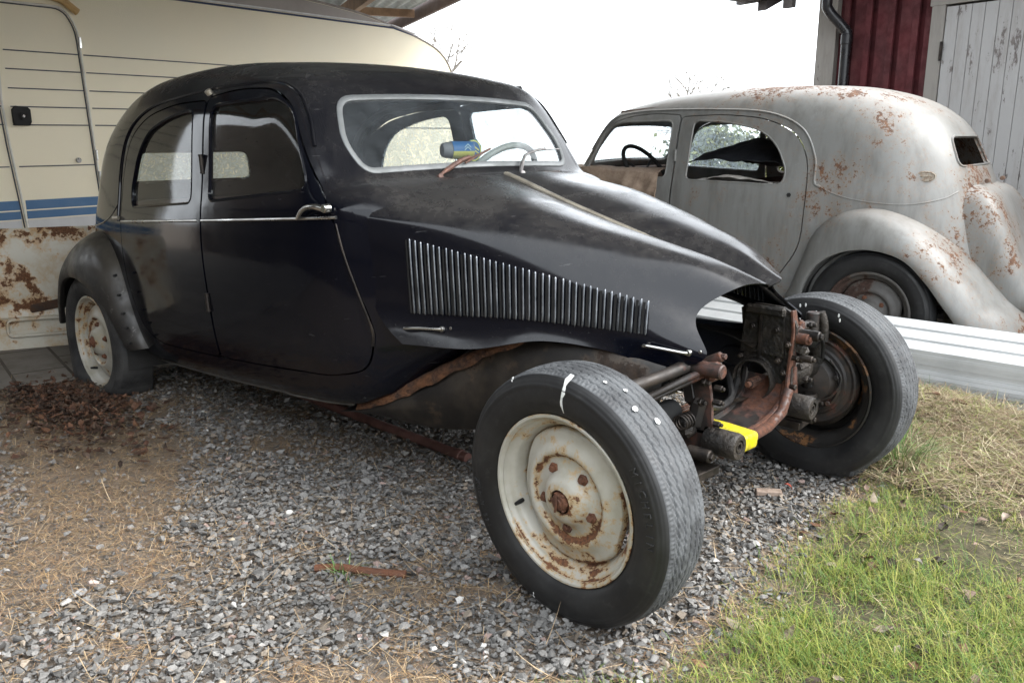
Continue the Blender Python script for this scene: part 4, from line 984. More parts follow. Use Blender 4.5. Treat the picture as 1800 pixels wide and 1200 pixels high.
def chevrons(c,ux,uy,w,h,t,gap,n,mat,par):
    m=MB();nn=np.cross(ux,uy)
    for k in range(n):
        o=-k*gap
        P=[(-w,o-h),(0,o),(w,o-h),(w,o-h-t),(0,o-t),(-w,o-h-t)]
        for tri in ([P[0],P[1],P[4],P[5]],[P[1],P[2],P[3],P[4]]): m.prism(tri,c,ux,uy,nn,.0012)
    return m.build('chevrons',mat,par,False)
uf=np.array([.93,-.35,0.]);# facing the camera side
chevrons(ca+cd*.092+uf*.0335+cz*.024,-cd*-1,cz,.013,.012,.0035,.010,2,simple('pale_chevron',(.45,.62,.62),(.4,.55,.55),.5),can)
disc=empty('emblem_tag',(0,0,0),'octagonal tag with blue and yellow rings and double chevrons standing on the dashboard','tag')
dc=np.array([-1.185,.128,1.115]);du=np.array([.55,.83,0]);du/=np.linalg.norm(du);dn=np.cross(du,cz)
if dn@np.array([1,-1,0])<0: dn=-dn
for r,t,mt,nm in ((.042,0,simple('tag_green',(.015,.10,.10),(.02,.12,.12),.5),'tag_plate'),(.037,.002,LYEL,'yellow_ring'),(.032,.0032,BLUE,'blue_field')):
    m=MB();m.prism([(r*.78*math.cos(a),r*1.06*math.sin(a)) for a in np.arange(8)*PI/4+PI/8] if t==0 else [(r*.78*math.cos(a),r*1.06*math.sin(a)) for a in np.arange(32)*PI/16],dc+dn*t,du,cz,dn,.0015);m.build(nm,mt,disc,False)
chevrons(dc+dn*.0048+cz*.020,du,cz,.020,.016,.006,.013,2,LYEL,disc)
m=MB();m.cyl(dc-[0,0,.055],dc-[0,0,.04],.004,8);m.build('tag_stem',CHROME,disc)

# ================================================================== grey saloon (same make of body, its own skin)
wc=bpy.data.objects.new('vintage_car',None);C.link(wc);wc.location=(-3.427,2.807,-.031);wc.rotation_euler=(0,-.010,3.222);wc.empty_display_size=.3
tag(wc,'pale grey vintage saloon with rust patches and empty side windows, parked behind the black saloon','car')
car_body(wc,GREY,GREY,GREY,GREY,{('f',-1):GLASSF},None,simple('rusty_hinge',(.10,.06,.045),(.16,.10,.07),.8))
bonnet(wc,GREY,STRIP,GREYF,IRON)
steering(wc,BLK,(-1.32,.38,.985))
screen_frame(wc,GREYF)
screen_glass(wc,GLASSF)
GRIM=rusty('dull_grey_brown_wheel',(.085,.08,.075),(.07,.04,.03),.16,12,.6,(.06,.05,.04),.6,4,(.08,.055,.04))
for s in (-1,1): wheel('rear_wheel',wc,(-2.89,s*.655,.315),s,'plain',GRIM,0,0,.9)
for s in (-1,1): wheel('front_wheel',wc,(0,s*.655,.33),s,'plain',RIMG,0,0,.2)
for t_,dz in ((.0,.0),(.12,.03),(.25,.055),(.40,.09),(.55,.13)):
    m=MB();c=np.array([-2.455-.10*t_,-.712,.375+.30*t_+dz]);m.cyl(c,c+np.array([.012,-.016,0]),.006,8);m.build('wing_bolt',BLK,bc)
# bare front wings of the grey car (hidden behind the black one, seen from a step aside)
for s in (-1,1):
    J=catmull([(-1.0,.30),(-.8,.42),(-.55,.62),(-.25,.78),(.05,.80),(.30,.70),(.42,.50),(.44,.38)],6);L=catmull([(-.95,.24),(-.66,.32),(-.42,.48),(-.2,.62),(.0,.67),(.2,.60),(.33,.45),(.38,.34)],6);V=[];ns=12
    for i,(j,l) in enumerate(zip(J,L)):
        yj=.62-.30*i/(len(J)-1)
        for q in range(ns):
            u=q/(ns-1);xz=j+(l-j)*(1-math.cos(u*PI/2));V.append((xz[0],s*(yj+(.80-yj)*math.sin(u*PI/2)),xz[1]))
    F=[[i*ns+q,i*ns+q+1,(i+1)*ns+q+1,(i+1)*ns+q] for i in range(len(J)-1) for q in range(ns-1)]
    o=mesh_obj('front_wing',V,F,GREYF,wc);sd=o.modifiers.new('thickness','SOLIDIFY');sd.thickness=.003
m=MB();q=side_pts(np.array([[-3.05,1.025]]),1,.002)[0];nrm=np.array([-.25,.96,.12]);nrm/=np.linalg.norm(nrm)
tx=np.cross(nrm,cz);tx/=np.linalg.norm(tx);ty=np.cross(tx,nrm)
m.prism([(.050*math.cos(a),.028*math.sin(a)) for a in np.arange(32)*PI/16],q,tx,ty,nrm,.006);m.tube([q+nrm*.006+tx*.044*math.cos(a)+ty*.023*math.sin(a) for a in np.arange(32)*PI/16],.0035,6,closed=True);m.tube([q+nrm*.006-tx*.03,q+nrm*.009,q+nrm*.006+tx*.03],.003,6)
m.build('oval_lamp',simple('rust_stained_lamp',(.38,.35,.29),(.22,.15,.10),.6,0,60,.5,.003),wc,auto=.5)
m=MB();q=side_pts(np.array([[-2.40,.905]]),1,.002)[0];m.prism([(.013*math.cos(a),.013*math.sin(a)) for a in np.arange(6)*PI/3],q,ex,ez,ey,.003);m.build('handle_hole',BLK,wc)
def cloth(name,V,nx,ny,mat,label,cat,th=.004):
    F=[[i*ny+j,i*ny+j+1,(i+1)*ny+j+1,(i+1)*ny+j] for i in range(nx-1) for j in range(ny-1)]
    W=Matrix.Translation(wc.location)@wc.rotation_euler.to_matrix().to_4x4();Wn=np.array(W)
    V=np.array(V)@Wn[:3,:3].T+Wn[:3,3]
    o=mesh_obj(name,V,F,mat,None);sd=o.modifiers.new('thickness','SOLIDIFY');sd.thickness=th;return tag(o,label,cat)
rg=np.random.default_rng(5)
def wav(a,b,s=1.): return s*(math.sin(a*3.1+b*1.7)+.6*math.sin(a*7.3-b*4.1+1)+.4*math.sin(b*11+a*2))
SACK=simple('beige_sackcloth',(.36,.27,.20),(.28,.20,.145),.95,0,40,.5,.004);TARP=simple('black_tarpaulin',(.012,.013,.016),(.035,.037,.042),.42,0,5,.3,.01);SHEETW=simple('off_white_cloth',(.42,.40,.37),(.32,.29,.26),.9,0,12,.4,.01)
V=[]
for i in range(44):
    x=-.93-.66*i/43
    for j in range(26):
        t=j/25
        if t<.35: y=.50+.19*t/.35; z=1.005+.015*math.sin(t*9)-.01*wav(x*3,t*3,.3)
        else:
            dz=(t-.35)*.26*(1.15-.6*abs(i/43-.5)+.7*(i/43>.55)*(i/43-.55)); y=float(side_y([x],[max(.80,.99-dz)])[0])+.014+.012*wav(x*9,t*2,.8)*min(1,dz*9);z=1.0-dz
        V.append((x,y,z+.004*wav(x*9,t*5,.5)))
cloth('sack',V,44,26,SACK,'beige sackcloth hung over the front door sill of the grey saloon','cloth')
V=[]
for i in range(40):
    x=-1.70-.70*i/39
    for j in range(24):
        t=j/23;y=.56-1.0*t;hump=.17*math.sin(PI*min(1,max(0,(i/39)*.8+.15)))*(math.sin(PI*min(1,t+.12)))+.045
        V.append((x,y,.975+hump+.010*wav(x*5,y*5,.8)))
cloth('tarpaulin',V,40,24,TARP,'crumpled black tarpaulin heaped inside the grey saloon, seen through its rear door window','tarpaulin')
V=[]
for i in range(30):
    x=-1.80-.48*i/29
    for j in range(12):
        t=j/11;V.append((x,.645-.12*t,.955+.035*math.sin(PI*i/29)*math.sin(PI*min(1,t+.3))+.004*wav(x*8,t*4)))
cloth('cloth_bundle',V,30,12,SHEETW,'off white rumpled cloth lying on the rear door sill of the grey saloon','cloth')

# ================================================================== caravan
WALLC=None
def mk_carawall():
    n=NM('cream_caravan_sheet');n.bump(n.noise(130,4,.6),.5,.003)
    p=n.mix(n.ramp(n.noise(1.5,6),.3,.7),(.78,.705,.53),(.75,.69,.53));y=n.xyz()[1]
    return n.set(p,.45,0,.4)
WALLC=mk_carawall()
cdv=np.array([-.098,.995,0.]);cdv/=np.linalg.norm(cdv);cnv=np.array([.995,.098,0.]);cnv/=np.linalg.norm(cnv)
cvn=empty('caravan',(-5.61,-.27,0),'cream caravan with two blue stripes and an entrance door, parked behind the black saloon','caravan',rot=(0,0,math.atan2(cdv[1],cdv[0])-PI/2))
# local: y along the side (towards its nose), x outward normal, z up
side=catmull([(-1.6,.42),(-1.6,1.2),(-1.6,2.28),(.0,2.50),(1.2,2.47),(2.15,2.42),(3.36,2.33),(3.89,2.24),(4.34,2.135),(4.60,2.03),(4.76,1.86),(4.83,1.6),(4.84,1.2),(4.80,.85),(4.6,.5),(4.3,.42)],5)
m=MB();m.prism([(a,b) for a,b in side][::-1] if False else side,(0,0,0),ey,ez,(-1,0,0),2.2);m.build('caravan_body',WALLC,cvn,False)
m=MB();m.tube([(0.0,a,b) for a,b in side[8:]],.011,8);m.build('edge_rail',simple('aluminium_edge_rail',(.33,.30,.28),(.26,.24,.23),.5,.4),cvn)
BLU=simple('blue_stripe',(.055,.13,.25),(.07,.15,.27),.45,0,3,.1);GRYL=simple('dark_groove',(.05,.05,.06),(.08,.08,.09),.6);GREYB=simple('pale_grey_skirt',(.50,.50,.50),(.44,.44,.44),.5,0,3,.05)
topband=[(a,b) for a,b in side if 1.0>-2 and a<4.3 and b>2.15 and a>=-1.6]
tb=catmull([(-1.6,2.27),(.0,2.49),(1.2,2.455),(2.15,2.405),(3.36,2.315),(3.89,2.225),(4.2,2.165)],6)
V=[];
for a,b in tb: V+=[(.003,a,b),(.003,a,2.235 if a<3.9 else 2.235-(a-3.9)*.2)]
m=MB();m.add(V,[[2*i,2*i+2,2*i+3,2*i+1] for i in range(len(tb)-1)]);m.build('roof_band',simple('taupe_roof_band',(.27,.24,.22),(.33,.30,.28),.6,0,2),cvn,False)
m=MB();m.tube([(.002,-1.6,2.22),(.002,3.9,2.222),(.002,4.25,2.165)],.009,6);m.build('blue_line',simple('navy_line',(.02,.035,.09),(.03,.05,.10),.5),cvn)
m=MB();m.tube([(.002,-1.6,2.243),(.002,3.9,2.245),(.002,4.22,2.19)],.009,6);m.build('white_line',simple('white_line',(.7,.7,.7),(.6,.6,.6),.5),cvn)
m=MB()
for z in (1.745,1.62,1.49,1.365,1.24,.95): 
    for a,b in ((-1.6,.085),(.145,.648+(1.95-z)*.055),(.69+(1.95-z)*.06,4.83)) if z!=.95 else ((-1.6,.085),(.15,.70)): m.box((.0025,(a+b)/2,z),(.005,b-a,.008))
m.build('pressed_grooves',GRYL,cvn,False)
m=MB()
for z,h in ((.678,.066),(.607,.056)):
    for a,b in ((-1.6,.118),(.162,.735),(.80,4.80)): m.box((.0015,(a+b)/2,z),(.006,b-a,h))
m.build('blue_stripes',BLU,cvn,False)
m=MB()
for a,b in ((-1.6,.118),(.162,.735),(.80,4.7)): m.box((.001,(a+b)/2,.50),(.007,b-a,.14))
m.build('skirt',GREYB,cvn,False)
# entrance door outline: slightly raised leaf with trim, awning, lock and hinges
dr=bpy.data.objects.new('entrance_door',None);C.link(dr);dr.parent=cvn
lf=[(.115,.45),(.115,2.02),(.60,2.03),(.655,1.97),(.72,1.0),(.745,.45)]
def trimline(P,w,x,nm,mat):
    m=MB();m.tube([(x,a,b) for a,b in P],w,6);m.build(nm,mat,dr)
OFFW=simple('white_door_trim',(.66,.64,.58),(.55,.53,.48),.5)
trimline([(.105,1.75),(.09,1.40),(.105,1.10),(.135,.75),(.16,.43)],.009,.004,'door_trim',OFFW)
trimline([(.085,1.75),(.07,1.40),(.085,1.10),(.115,.75),(.14,.43)],.005,.003,'door_gap',GRYL)
P=fillet([(-.25,2.065),(.60,2.065),(.675,1.93),(.735,.43)],[.01,.12,.1,.01]);trimline(P,.009,.004,'door_trim',OFFW);trimline(P+np.array([-.016,-.011]),.005,.003,'door_gap',GRYL)
m=MB()
for y,z in ((.683,1.83),(.713,1.02),(.72,.86)):
    m.cyl((.012,y,z-.04),(.012,y,z+.04),.010,8)
m.build('door_hinges',CHROME,dr)
lk=MB();P=[(-.055,-.065),(.045,-.065),(.06,-.04),(.06,.045),(.045,.06),(-.035,.07),(-.06,.045),(-.06,-.045)];lk.prism(P,(.003,.205,1.30),ey,ez,ex,.028);lk.cyl((.03,.21,1.30),(.042,.21,1.30),.026,16);lk.build('door_lock',BLK,dr,False,bevel=.004)
m=MB();m.cyl((.042,.21,1.30),(.045,.21,1.30),.010,12);m.cyl((.0,.575,.985),(.014,.575,.985),.020,16);m.build('lock_barrel',CHROME,dr)
m=MB();m.tube(catmull([(.03,-.3,2.13),(.03,.35,2.13),(.03,.55,2.12),(.03,.68,2.04)],5),.028,8);m.build('awning_hood',simple('ochre_hood',(.50,.33,.14),(.42,.27,.12),.6),cvn)
m=MB();m.box((.02,.80,.80),(.05,.03,.03),bev=.005);m.tube([(.02,.80,.80),(.05,.80,.76),(.05,.80,.72)],.006,8);m.build('door_hook',BLK,cvn)
for y in (1.9,): 
    for x in (-.18,-2.02):
        m=MB();m.lathe([(.0005,-.05),(.17,-.05),(.2,-.09),(.29,-.09),(.31,-.06),(.31,.06),(.29,.09),(.2,.09),(.17,.05),(.0005,.05)],(x,y,.31),ex,40);m.build('caravan_wheel',RUBBER,cvn)
m=MB();m.tube([(-.7,4.4,.45),(-1.1,5.5,.42)],.03,8);m.tube([(-1.5,4.4,.45),(-1.1,5.5,.42)],.03,8);m.cyl((-1.1,5.45,.0),(-1.1,5.45,.45),.025,12);m.build('towing_frame',IRON,cvn)

# ================================================================== carport roof over the caravan and the black saloon
cp=empty('carport',(-4,0,0),'open timber carport with corrugated metal roof above the caravan','carport')
p1=np.array([-9.5,6.42]);p2=np.array([-6.92,5.20]);dv=(p2-p1)/np.linalg.norm(p2-p1);nv=np.array([dv[1],-dv[0]]) # nv: into the roof
if nv@np.array([0,-1])<0: nv=-nv
R0=p1-dv*3;RL=float(np.dot(np.array([.25,0])-R0,dv));RW=7.2;RZ=2.78
def rp(u,v,z): q=R0+dv*u+nv*v;return (q[0]+4,q[1],z)
nU=2;vv=np.arange(0,RW,.0125);zz=RZ+.026*np.sin(vv/.15*2*PI)
V=[rp(0,v+.05,z+.05) for v,z in zip(vv,zz)]+[rp(RL,v+.05,z+.05) for v,z in zip(vv,zz)];n=len(vv)
o=mesh_obj('corrugated_sheet',V,[[i,i+1,n+i+1,n+i] for i in range(n-1)],simple('galvanised_sheet',(.40,.47,.52),(.30,.35,.39),.55,.3,5,.1),cp);sd=o.modifiers.new('thickness','SOLIDIFY');sd.thickness=.002
TIM=simple('aged_roof_timber',(.20,.13,.09),(.30,.20,.135),.85,0,8,.4,.006)
RED_T=simple('brown_barge_board',(.085,.06,.055),(.12,.085,.075),.8,0,8,.3,.006)
def beam(a,b,w,h,name='rafter',mat=TIM,par=cp):
    a=np.array(a);b=np.array(b);d=b-a;L=np.linalg.norm(d);d/=L;sx=np.cross(d,cz);sx/=np.linalg.norm(sx);uz=np.cross(sx,d)
    m=MB();m.box((a+b)/2,(L,w,h),R=np.stack([d,sx,uz],1));return m.build(name,mat,par,False,bevel=.004)
beam(rp(-.2,0,RZ-.02),rp(RL+.2,0,RZ-.02),.05,.17,'barge_board',RED_T)
for u in np.arange(.3,RL,2.1): beam(rp(u,.06,RZ-.03),rp(u,RW,RZ-.03),.05,.10,'purlin')
for v in (1.15,3.6,6.1): beam(rp(0,v,RZ-.16),rp(RL,v,RZ-.16),.07,.16,'rafter')
for u in (1.5,):
    beam(rp(u,.2,RZ-.2),rp(u+1.2,1.6,RZ-.22),.05,.10,'brace')
for u,v in ((.3,.1),(.3,7.05),(RL-3.,7.05)):
    q=rp(u,v,0);beam((q[0],q[1],0),(q[0],q[1],RZ-.1),.12,.12,'post')
# unseen board wall, added so the black paint reflects something dark
CW=simple('dark_reflection_boards',(.055,.045,.036),(.095,.075,.058),.85,0,7,.4,.006)
V=[];F=[];x=-9.5;k=0;m=MB()
while x<3.2:
    m.box((x+.075,-4.3+.012*(k%2),1.36),(.146,.022,2.72));x+=.150;k+=1
m.box((-3.15,-4.25,.7),(12.6,.05,.10));m.box((-3.15,-4.25,1.7),(12.6,.05,.10))
o=m.build('reflection_wall',CW,None,False);tag(o,'added unseen board wall that darkens reflections in the right side of the black saloon','wall')
# ================================================================== barn
bd=np.array([-.969,.245,0.]);bd/=np.linalg.norm(bd);bn=np.array([-.245,-.969,0.]);bn/=np.linalg.norm(bn)
barn=empty('barn',(0,4.8,0),'falu red boarded barn with white corner board, downpipe and peeling white plank door','barn',rot=(0,0,math.atan2(bd[1],bd[0])-PI))
# local x runs along the wall towards the right of the photograph (x = -bd), -y outward
def bx_(x0,x1,z0,z1,y,t,name,mat,par=barn,bev=.003):
    m=MB();m.box(((x0+x1)/2,y-t/2,(z0+z1)/2),(x1-x0,t,z1-z0));return m.build(name,mat,par,False,bevel=bev)
REDW=simple('falu_red_boards',(.085,.011,.014),(.052,.008,.010),.8,0,5,.3,.004)
def mk_peel(name,a,b,c,thr=.56):
    n=NM(name);s=n.m_('ADD',n.m_('MULTIPLY',n.noise(9,10,.75,stretch=(1.6,1.6,.45)),.7),n.m_('MULTIPLY',n.noise(2.2,4,.5),.3))
    f=n.ramp(s,thr,thr+.02);z=n.xyz()[2];g=n.ramp(n.noise(28,8,.7,stretch=(2,2,.15)),.35,.7)
    wood=n.mix(g,c,tuple(x*1.5 for x in c));p=n.mix(n.ramp(n.noise(4,8,.7,stretch=(3,3,.5)),.45,.75,0,.7),a,b)
    n.bump(n.m_('ADD',n.m_('MULTIPLY',f,-.7),n.m_('MULTIPLY',g,.25)),.4,.003);return n.set(n.mix(f,p,wood),.75)
PEEL=mk_peel('peeling_white_paint',(.34,.335,.33),(.25,.235,.22),(.11,.095,.09),.562);TRIMW=mk_peel('worn_grey_white_trim',(.24,.225,.205),(.16,.145,.125),(.11,.09,.08),.59)
xc=-2.34 # corner position along the wall in local x
m=MB();m.box((xc+5,2.5,1.45),(10,4.9,2.9));m.build('barn_wall',REDW,barn,False)
x=xc+.10;k=0
while x<xc+8:
    if not(1.02+xc-.02<x-0<2.35+xc): bx_(x,x+.145,.05,2.85,.04,.024,'wall_board',REDW);
    if not(1.0+xc<x<2.3+xc): bx_(x+.12,x+.175,.05,2.85,.016,.022,'cover_batten',REDW)
    x+=.215
bx_(xc-.02,xc+.175,.0,2.9,.05,.085,'corner_board',TRIMW)
bx_(xc+1.045,xc+1.155,.0,2.26,.05,.09,'door_frame',TRIMW);bx_(xc+1.03,xc+2.45,2.125,2.27,.045,.09,'door_frame',TRIMW);bx_(xc+2.30,xc+2.42,.0,2.125,.05,.09,'door_frame',TRIMW)
bdr=bpy.data.objects.new('plank_door',None);C.link(bdr);bdr.parent=barn
x=xc+1.163
while x<xc+2.29:
    bx_(x,x+.096,.10,2.11,-.005,.03,'door_plank',PEEL,bdr,.004);x+=.100
m=MB();m.cyl((xc+1.158,-.052,1.72),(xc+1.158,-.052,1.86),.010,8);m.build('door_hinge',IRON,bdr)
m=MB();PX=xc+.30
m.tube(catmull([(PX-.09,-.22,2.9),(PX-.09,-.22,2.30),(PX-.085,-.20,2.18),(PX+.015,-.10,2.02),(PX+.03,-.09,1.92),(PX+.03,-.09,1.0),(PX+.03,-.09,.15)],6),.042,16);m.cyl((PX+.03,-.09,1.99),(PX+.03,-.09,1.90),.047,16);m.cyl((PX-.09,-.22,2.32),(PX-.09,-.22,2.26),.047,16);m.build('downpipe',simple('black_plastic_downpipe',(.012,.012,.014),(.02,.02,.022),.3,0,5,.05),barn)
# eaves, gutter end
m=MB();m.prism([(-.55,2.55),(-.45,2.50),(5,4.0),(5,4.12)],(xc-.55,0,0),(0,1,0),ez,(1,0,0),11);m.build('barn_roof',simple('dark_roof_tiles',(.05,.04,.04),(.08,.06,.055),.8,0,8,.3),barn,False)
m=MB();m.prism([(-.10,2.35),(-.36,2.23),(-.36,2.31),(-.10,2.47)],(xc-.42,0,0),(0,1,0),ez,(1,0,0),.10)
for k in range(5): m.box((xc-.62+.1*k,-.40,2.355-.0*k),(.09,.20,.03))
m.box((xc-.45,-.25,2.38),(.62,.06,.10));m.box((xc-.12,-.30,2.28),(.10,.05,.10));m.build('eaves_board',simple('grey_brown_eaves',(.06,.055,.055),(.09,.08,.075),.8),barn,False)

# ================================================================== rusty white panel at the left
PANM=rusty('rusty_white_panel_paint',(.50,.475,.40),(.16,.07,.03),.06,11,.5,(.38,.24,.10),.75,9.3,(.46,.25,.08))
rp_=empty('car_body_panel',(-3.88,-.70,0),'white rust eaten car body panel standing behind the rear wheel of the black saloon','body panel',rot=(0,0,math.radians(-22)))
nx,nz=44,26;V=[]
for i in range(nx):
    y=-.85+1.45*i/(nx-1)
    for j in range(nz):
        z=.02+.66*j/(nz-1);xx=.10*math.sqrt(max(0,1-max(0,(z-.50)/.19)**2))-.10 if z>.5 else 0
        xx-=.0;bead=.012*(1/(1+math.exp(-(z-.30)/.01))) + .018*math.exp(-((z-.21)/.02)**2)*(y>-.35)
        V.append((xx+bead,y,z-.06*max(0,y-.2)**2))
F=[[i*nz+j,(i+1)*nz+j,(i+1)*nz+j+1,i*nz+j+1] for i in range(nx-1) for j in range(nz-1)]
o=mesh_obj('outer_skin',V,F,PANM,rp_);sd=o.modifiers.new('thickness','SOLIDIFY');sd.thickness=.004
m=MB();P=fillet([(.02,.268),(.30,.315),(.31,.275),(.30,.262),(.02,.222)],.012);m.prism(P,(.014,-.0,0),ey,ez,ex,.003);m.cyl((.012,.075,.252),(.019,.075,.252),.014,14);m.build('slot_opening',simple('rusty_slot',(.03,.018,.012),(.08,.04,.02),.9),rp_,False)
m=MB();P=fillet([(-.10,.10),(.60,.10),(.60,.19),(-.10,.19)],.03);m.tube([(.016,a,b) for a,b in P],.009,6,closed=True);m.build('pressed_bead',PANM,rp_)
m=MB();m.tube([(-.05,.34,.66),(-.09,.42,.62),(-.10,.50,.56)],.022,8);m.build('hinge_stub',RUST,rp_)

# ================================================================== stack of white cladding sheets at the right
WHT=simple('white_painted_steel_sheet',(.47,.48,.48),(.39,.40,.40),.4,0,4,.05,.002)
def sheet(k,z,tilt,label):
    L=2.45;P=[];y=0
    for r in range(3): P+=[(y,0),(y+.005,.012),(y+.068,.012),(y+.073,0)];y+=.083
    P+=[(y,0)]
    c,s_=math.cos(tilt),math.sin(tilt);P=[(a*c-b*s_,a*s_+b*c) for a,b in P]
    V=[(x,a,b) for x in (0,L) for a,b in P];n=len(P)
    V=V+[(x,P[0][0]+.001,P[0][1]-.016) for x in (0,L)]
    F=[[i,i+1,n+i+1,n+i] for i in range(n-1)]+[[2*n,0,n,2*n+1]]
    o=mesh_obj('cladding_sheet',V,F,WHT,None,False);sd=o.modifiers.new('thickness','SOLIDIFY');sd.thickness=.0015
    o.location=(-1.30+.012*math.sin(k*2.1),1.785+.004*math.sin(k*1.3),z);o.rotation_euler=(0,0,math.radians(1.6)+.002*math.sin(k))
    tag(o,label,'cladding sheet','white cladding sheets stacked on the grass')
NS=11
for k in range(NS):
    sheet(k,.026+k*.0185,math.radians(24)*k/(NS-1),'white profiled steel sheet on top of the low stack behind the front wheel' if k==NS-1 else 'white profiled steel sheet, %s from the top of the low stack behind the front wheel'%['','second','third','fourth','fifth','sixth','seventh','eighth','ninth','tenth','last'][NS-1-k])

# ================================================================== loose items on the ground
PRIM=simple('red_brown_pipe_paint',(.19,.095,.08),(.12,.06,.05),.55,0,9,.25,.004)
m=MB();m.tube([(-2.6,-.145,.021),(-1.92,-.15,.021),(-.925,-.165,.024)],.019,20);m.cyl((-.985,-.164,.024),(-.955,-.1645,.024),.0225,20);o=m.build('steel_pipe',PRIM);tag(o,'long red brown steel pipe lying on gravel under the black saloon','pipe')
m=MB();P=[(-.655,-1.0,.010),(-.60,-.955,.016),(-.52,-.91,.015),(-.445,-.85,.012)];m.tube(catmull(P,5),[.012]*16,8);V0=m.V[0];m.V[0]=V0*np.array([1,1,.9]);o=m.build('iron_bar',RUST);tag(o,'short rusty iron bar half sunk in gravel left of the front wheel','iron bar')
m=MB();m.box((.01,.33,.016),(.085,.032,.018),R=[[.8,-.6,0],[.6,.8,0],[0,0,1]],bev=.003);o=m.build('wood_chip',simple('pale_split_wood',(.34,.26,.21),(.24,.18,.14),.85,0,30),None,False);tag(o,'pale splinter of wood lying on gravel between the front wheels','wood chip')

# ================================================================== trees
BARK=simple('grey_bark',(.16,.14,.12),(.10,.085,.07),.9,0,10)
def tree(name,base,H,label,cat,seed,bare=True,spread=1.,leafm=None,group=None):
    rg=np.random.default_rng(seed);e=empty(name,tuple(base),label,cat,group);m=MB();tips=[]
    def br(p,d,L,r,lv):
        n=5;P=[p];q=np.array(p,float);d=np.array(d,float)
        for i in range(n): d=d+rg.normal(0,.10,3);d/=np.linalg.norm(d);q=q+d*L/n;P.append(q.copy())
        m.tube(P,np.maximum(np.linspace(r,r*.55,n+1),.0085),6 if lv<2 else 4,cap=False)
        if lv==4: tips.append(q);return
        for k in range(rg.integers(3,5) if lv<3 else 3):
            t=rg.uniform(.35,1.);i=min(n,int(t*n)+0);a=rg.normal(0,1,3);a-=d*(a@d);a/=np.linalg.norm(a)+1e-9
            nd=d*rg.uniform(.6,1.)+a*spread*rg.uniform(.5,.9)+np.array([0,0,.15]);nd/=np.linalg.norm(nd);br(P[i],nd,L*rg.uniform(.55,.75),r*.5,lv+1)
        tips.append(q)
    br((0,0,0),(0,0,1),H*.42,H*.022,0)
    m.build('trunk',BARK,e)
    if not bare:
        T=np.array(tips);n=len(T)*16;c=T[rg.integers(0,len(T),n)]+rg.normal(0,.16,(n,3));u=rg.normal(0,1,(n,3));u/=np.linalg.norm(u,axis=1)[:,None];v=np.cross(u,rg.normal(0,1,(n,3)));v/=np.linalg.norm(v,axis=1)[:,None];s=rg.uniform(.03,.06,(n,1))
        V=np.stack([c-u*s,c+v*s*.5,c+u*s,c-v*s*.5],1).reshape(-1,3);F=np.arange(n*4).reshape(-1,4)
        mesh_obj('crown',V,F,leafm,e,False)
    return e
tree('bare_tree',(-17.25,13.5,0),5.7,'leafless tree with fine twigs beyond the right end of the caravan','tree',11)
tree('bare_tree',(-11.7,18.7,0),4.1,'leafless twiggy tree just above the roof of the grey saloon','tree',4)
LEAF=simple('yellow_green_leaves',(.10,.13,.03),(.17,.17,.05),.7,0,3)
for i,(x,y,h,lb) in enumerate(((-5.5,9.4,1.75,'yellow green bush seen through the rear door window of the grey saloon, the left one'),(-4.9,9.9,1.75,'yellow green bush seen through the rear door window of the grey saloon, the right one'))):
    tree('bush',(x,y,0),h,lb,'bush',20+i,False,1.2,LEAF,'bushes beyond the grey saloon')

# ================================================================== ground
def vnoise(x,y,s,seed=0):
    r=np.random.default_rng(seed);T=r.random((64,64));x=np.asarray(x)*s+100;y=np.asarray(y)*s+100;i=np.floor(x).astype(int);j=np.floor(y).astype(int);a=x-i;b=y-j;a=a*a*(3-2*a);b=b*b*(3-2*b)
    g=lambda p,q:T[p%64,q%64];return g(i,j)*(1-a)*(1-b)+g(i+1,j)*a*(1-b)+g(i,j+1)*(1-a)*b+g(i+1,j+1)*a*b
def fb(x,y,s,seed=0): return .5*vnoise(x,y,s,seed)+.3*vnoise(x,y,s*2.1,seed+1)+.2*vnoise(x,y,s*4.3,seed+2)
# boundary of the grass: x as a function of y
_gb=cubic([-6,-2.2,-1.35,-1.05,-.75,-.45,-.1,.3,.58,.75,.95,1.3,1.75,3,8],[-.7,-.55,-.16,.12,.30,.35,.28,.22,.22,.16,-.0,-.35,-.6,-1.2,-2.5])
def grassy(x,y): return (x-_gb(y))+.16*(fb(x,y,5,3)-.5)    # >0 on the grass
def height(x,y):
    g=np.clip(grassy(x,y)/.15,0,1)
    h=.010*(fb(x,y,3,5)-.5)+g*(.02+.03*(fb(x,y,4,8)-.3))
    h=h+.055*np.exp(-(((x-.10)/.30)**2+((y-1.40)/.32)**2))
    return h
def blob(x,y,cx,cy,rx,ry,a=0):
    c,s=math.cos(a),math.sin(a);u=(x-cx)*c+(y-cy)*s;v=-(x-cx)*s+(y-cy)*c;return np.exp(-((u/rx)**2+(v/ry)**2))
_cr=np.random.default_rng(77);CL=[(_cr.uniform(-2.6,.1),_cr.uniform(-1.75,.1),_cr.uniform(.03,.10),_cr.uniform(.02,.05),_cr.uniform(0,3)) for _ in range(95)]
def clumps(x,y):
    d=np.zeros_like(x)
    for cx,cy,a,b,t in CL: d=np.maximum(d,blob(x,y,cx,cy,a,b,t))
    return d
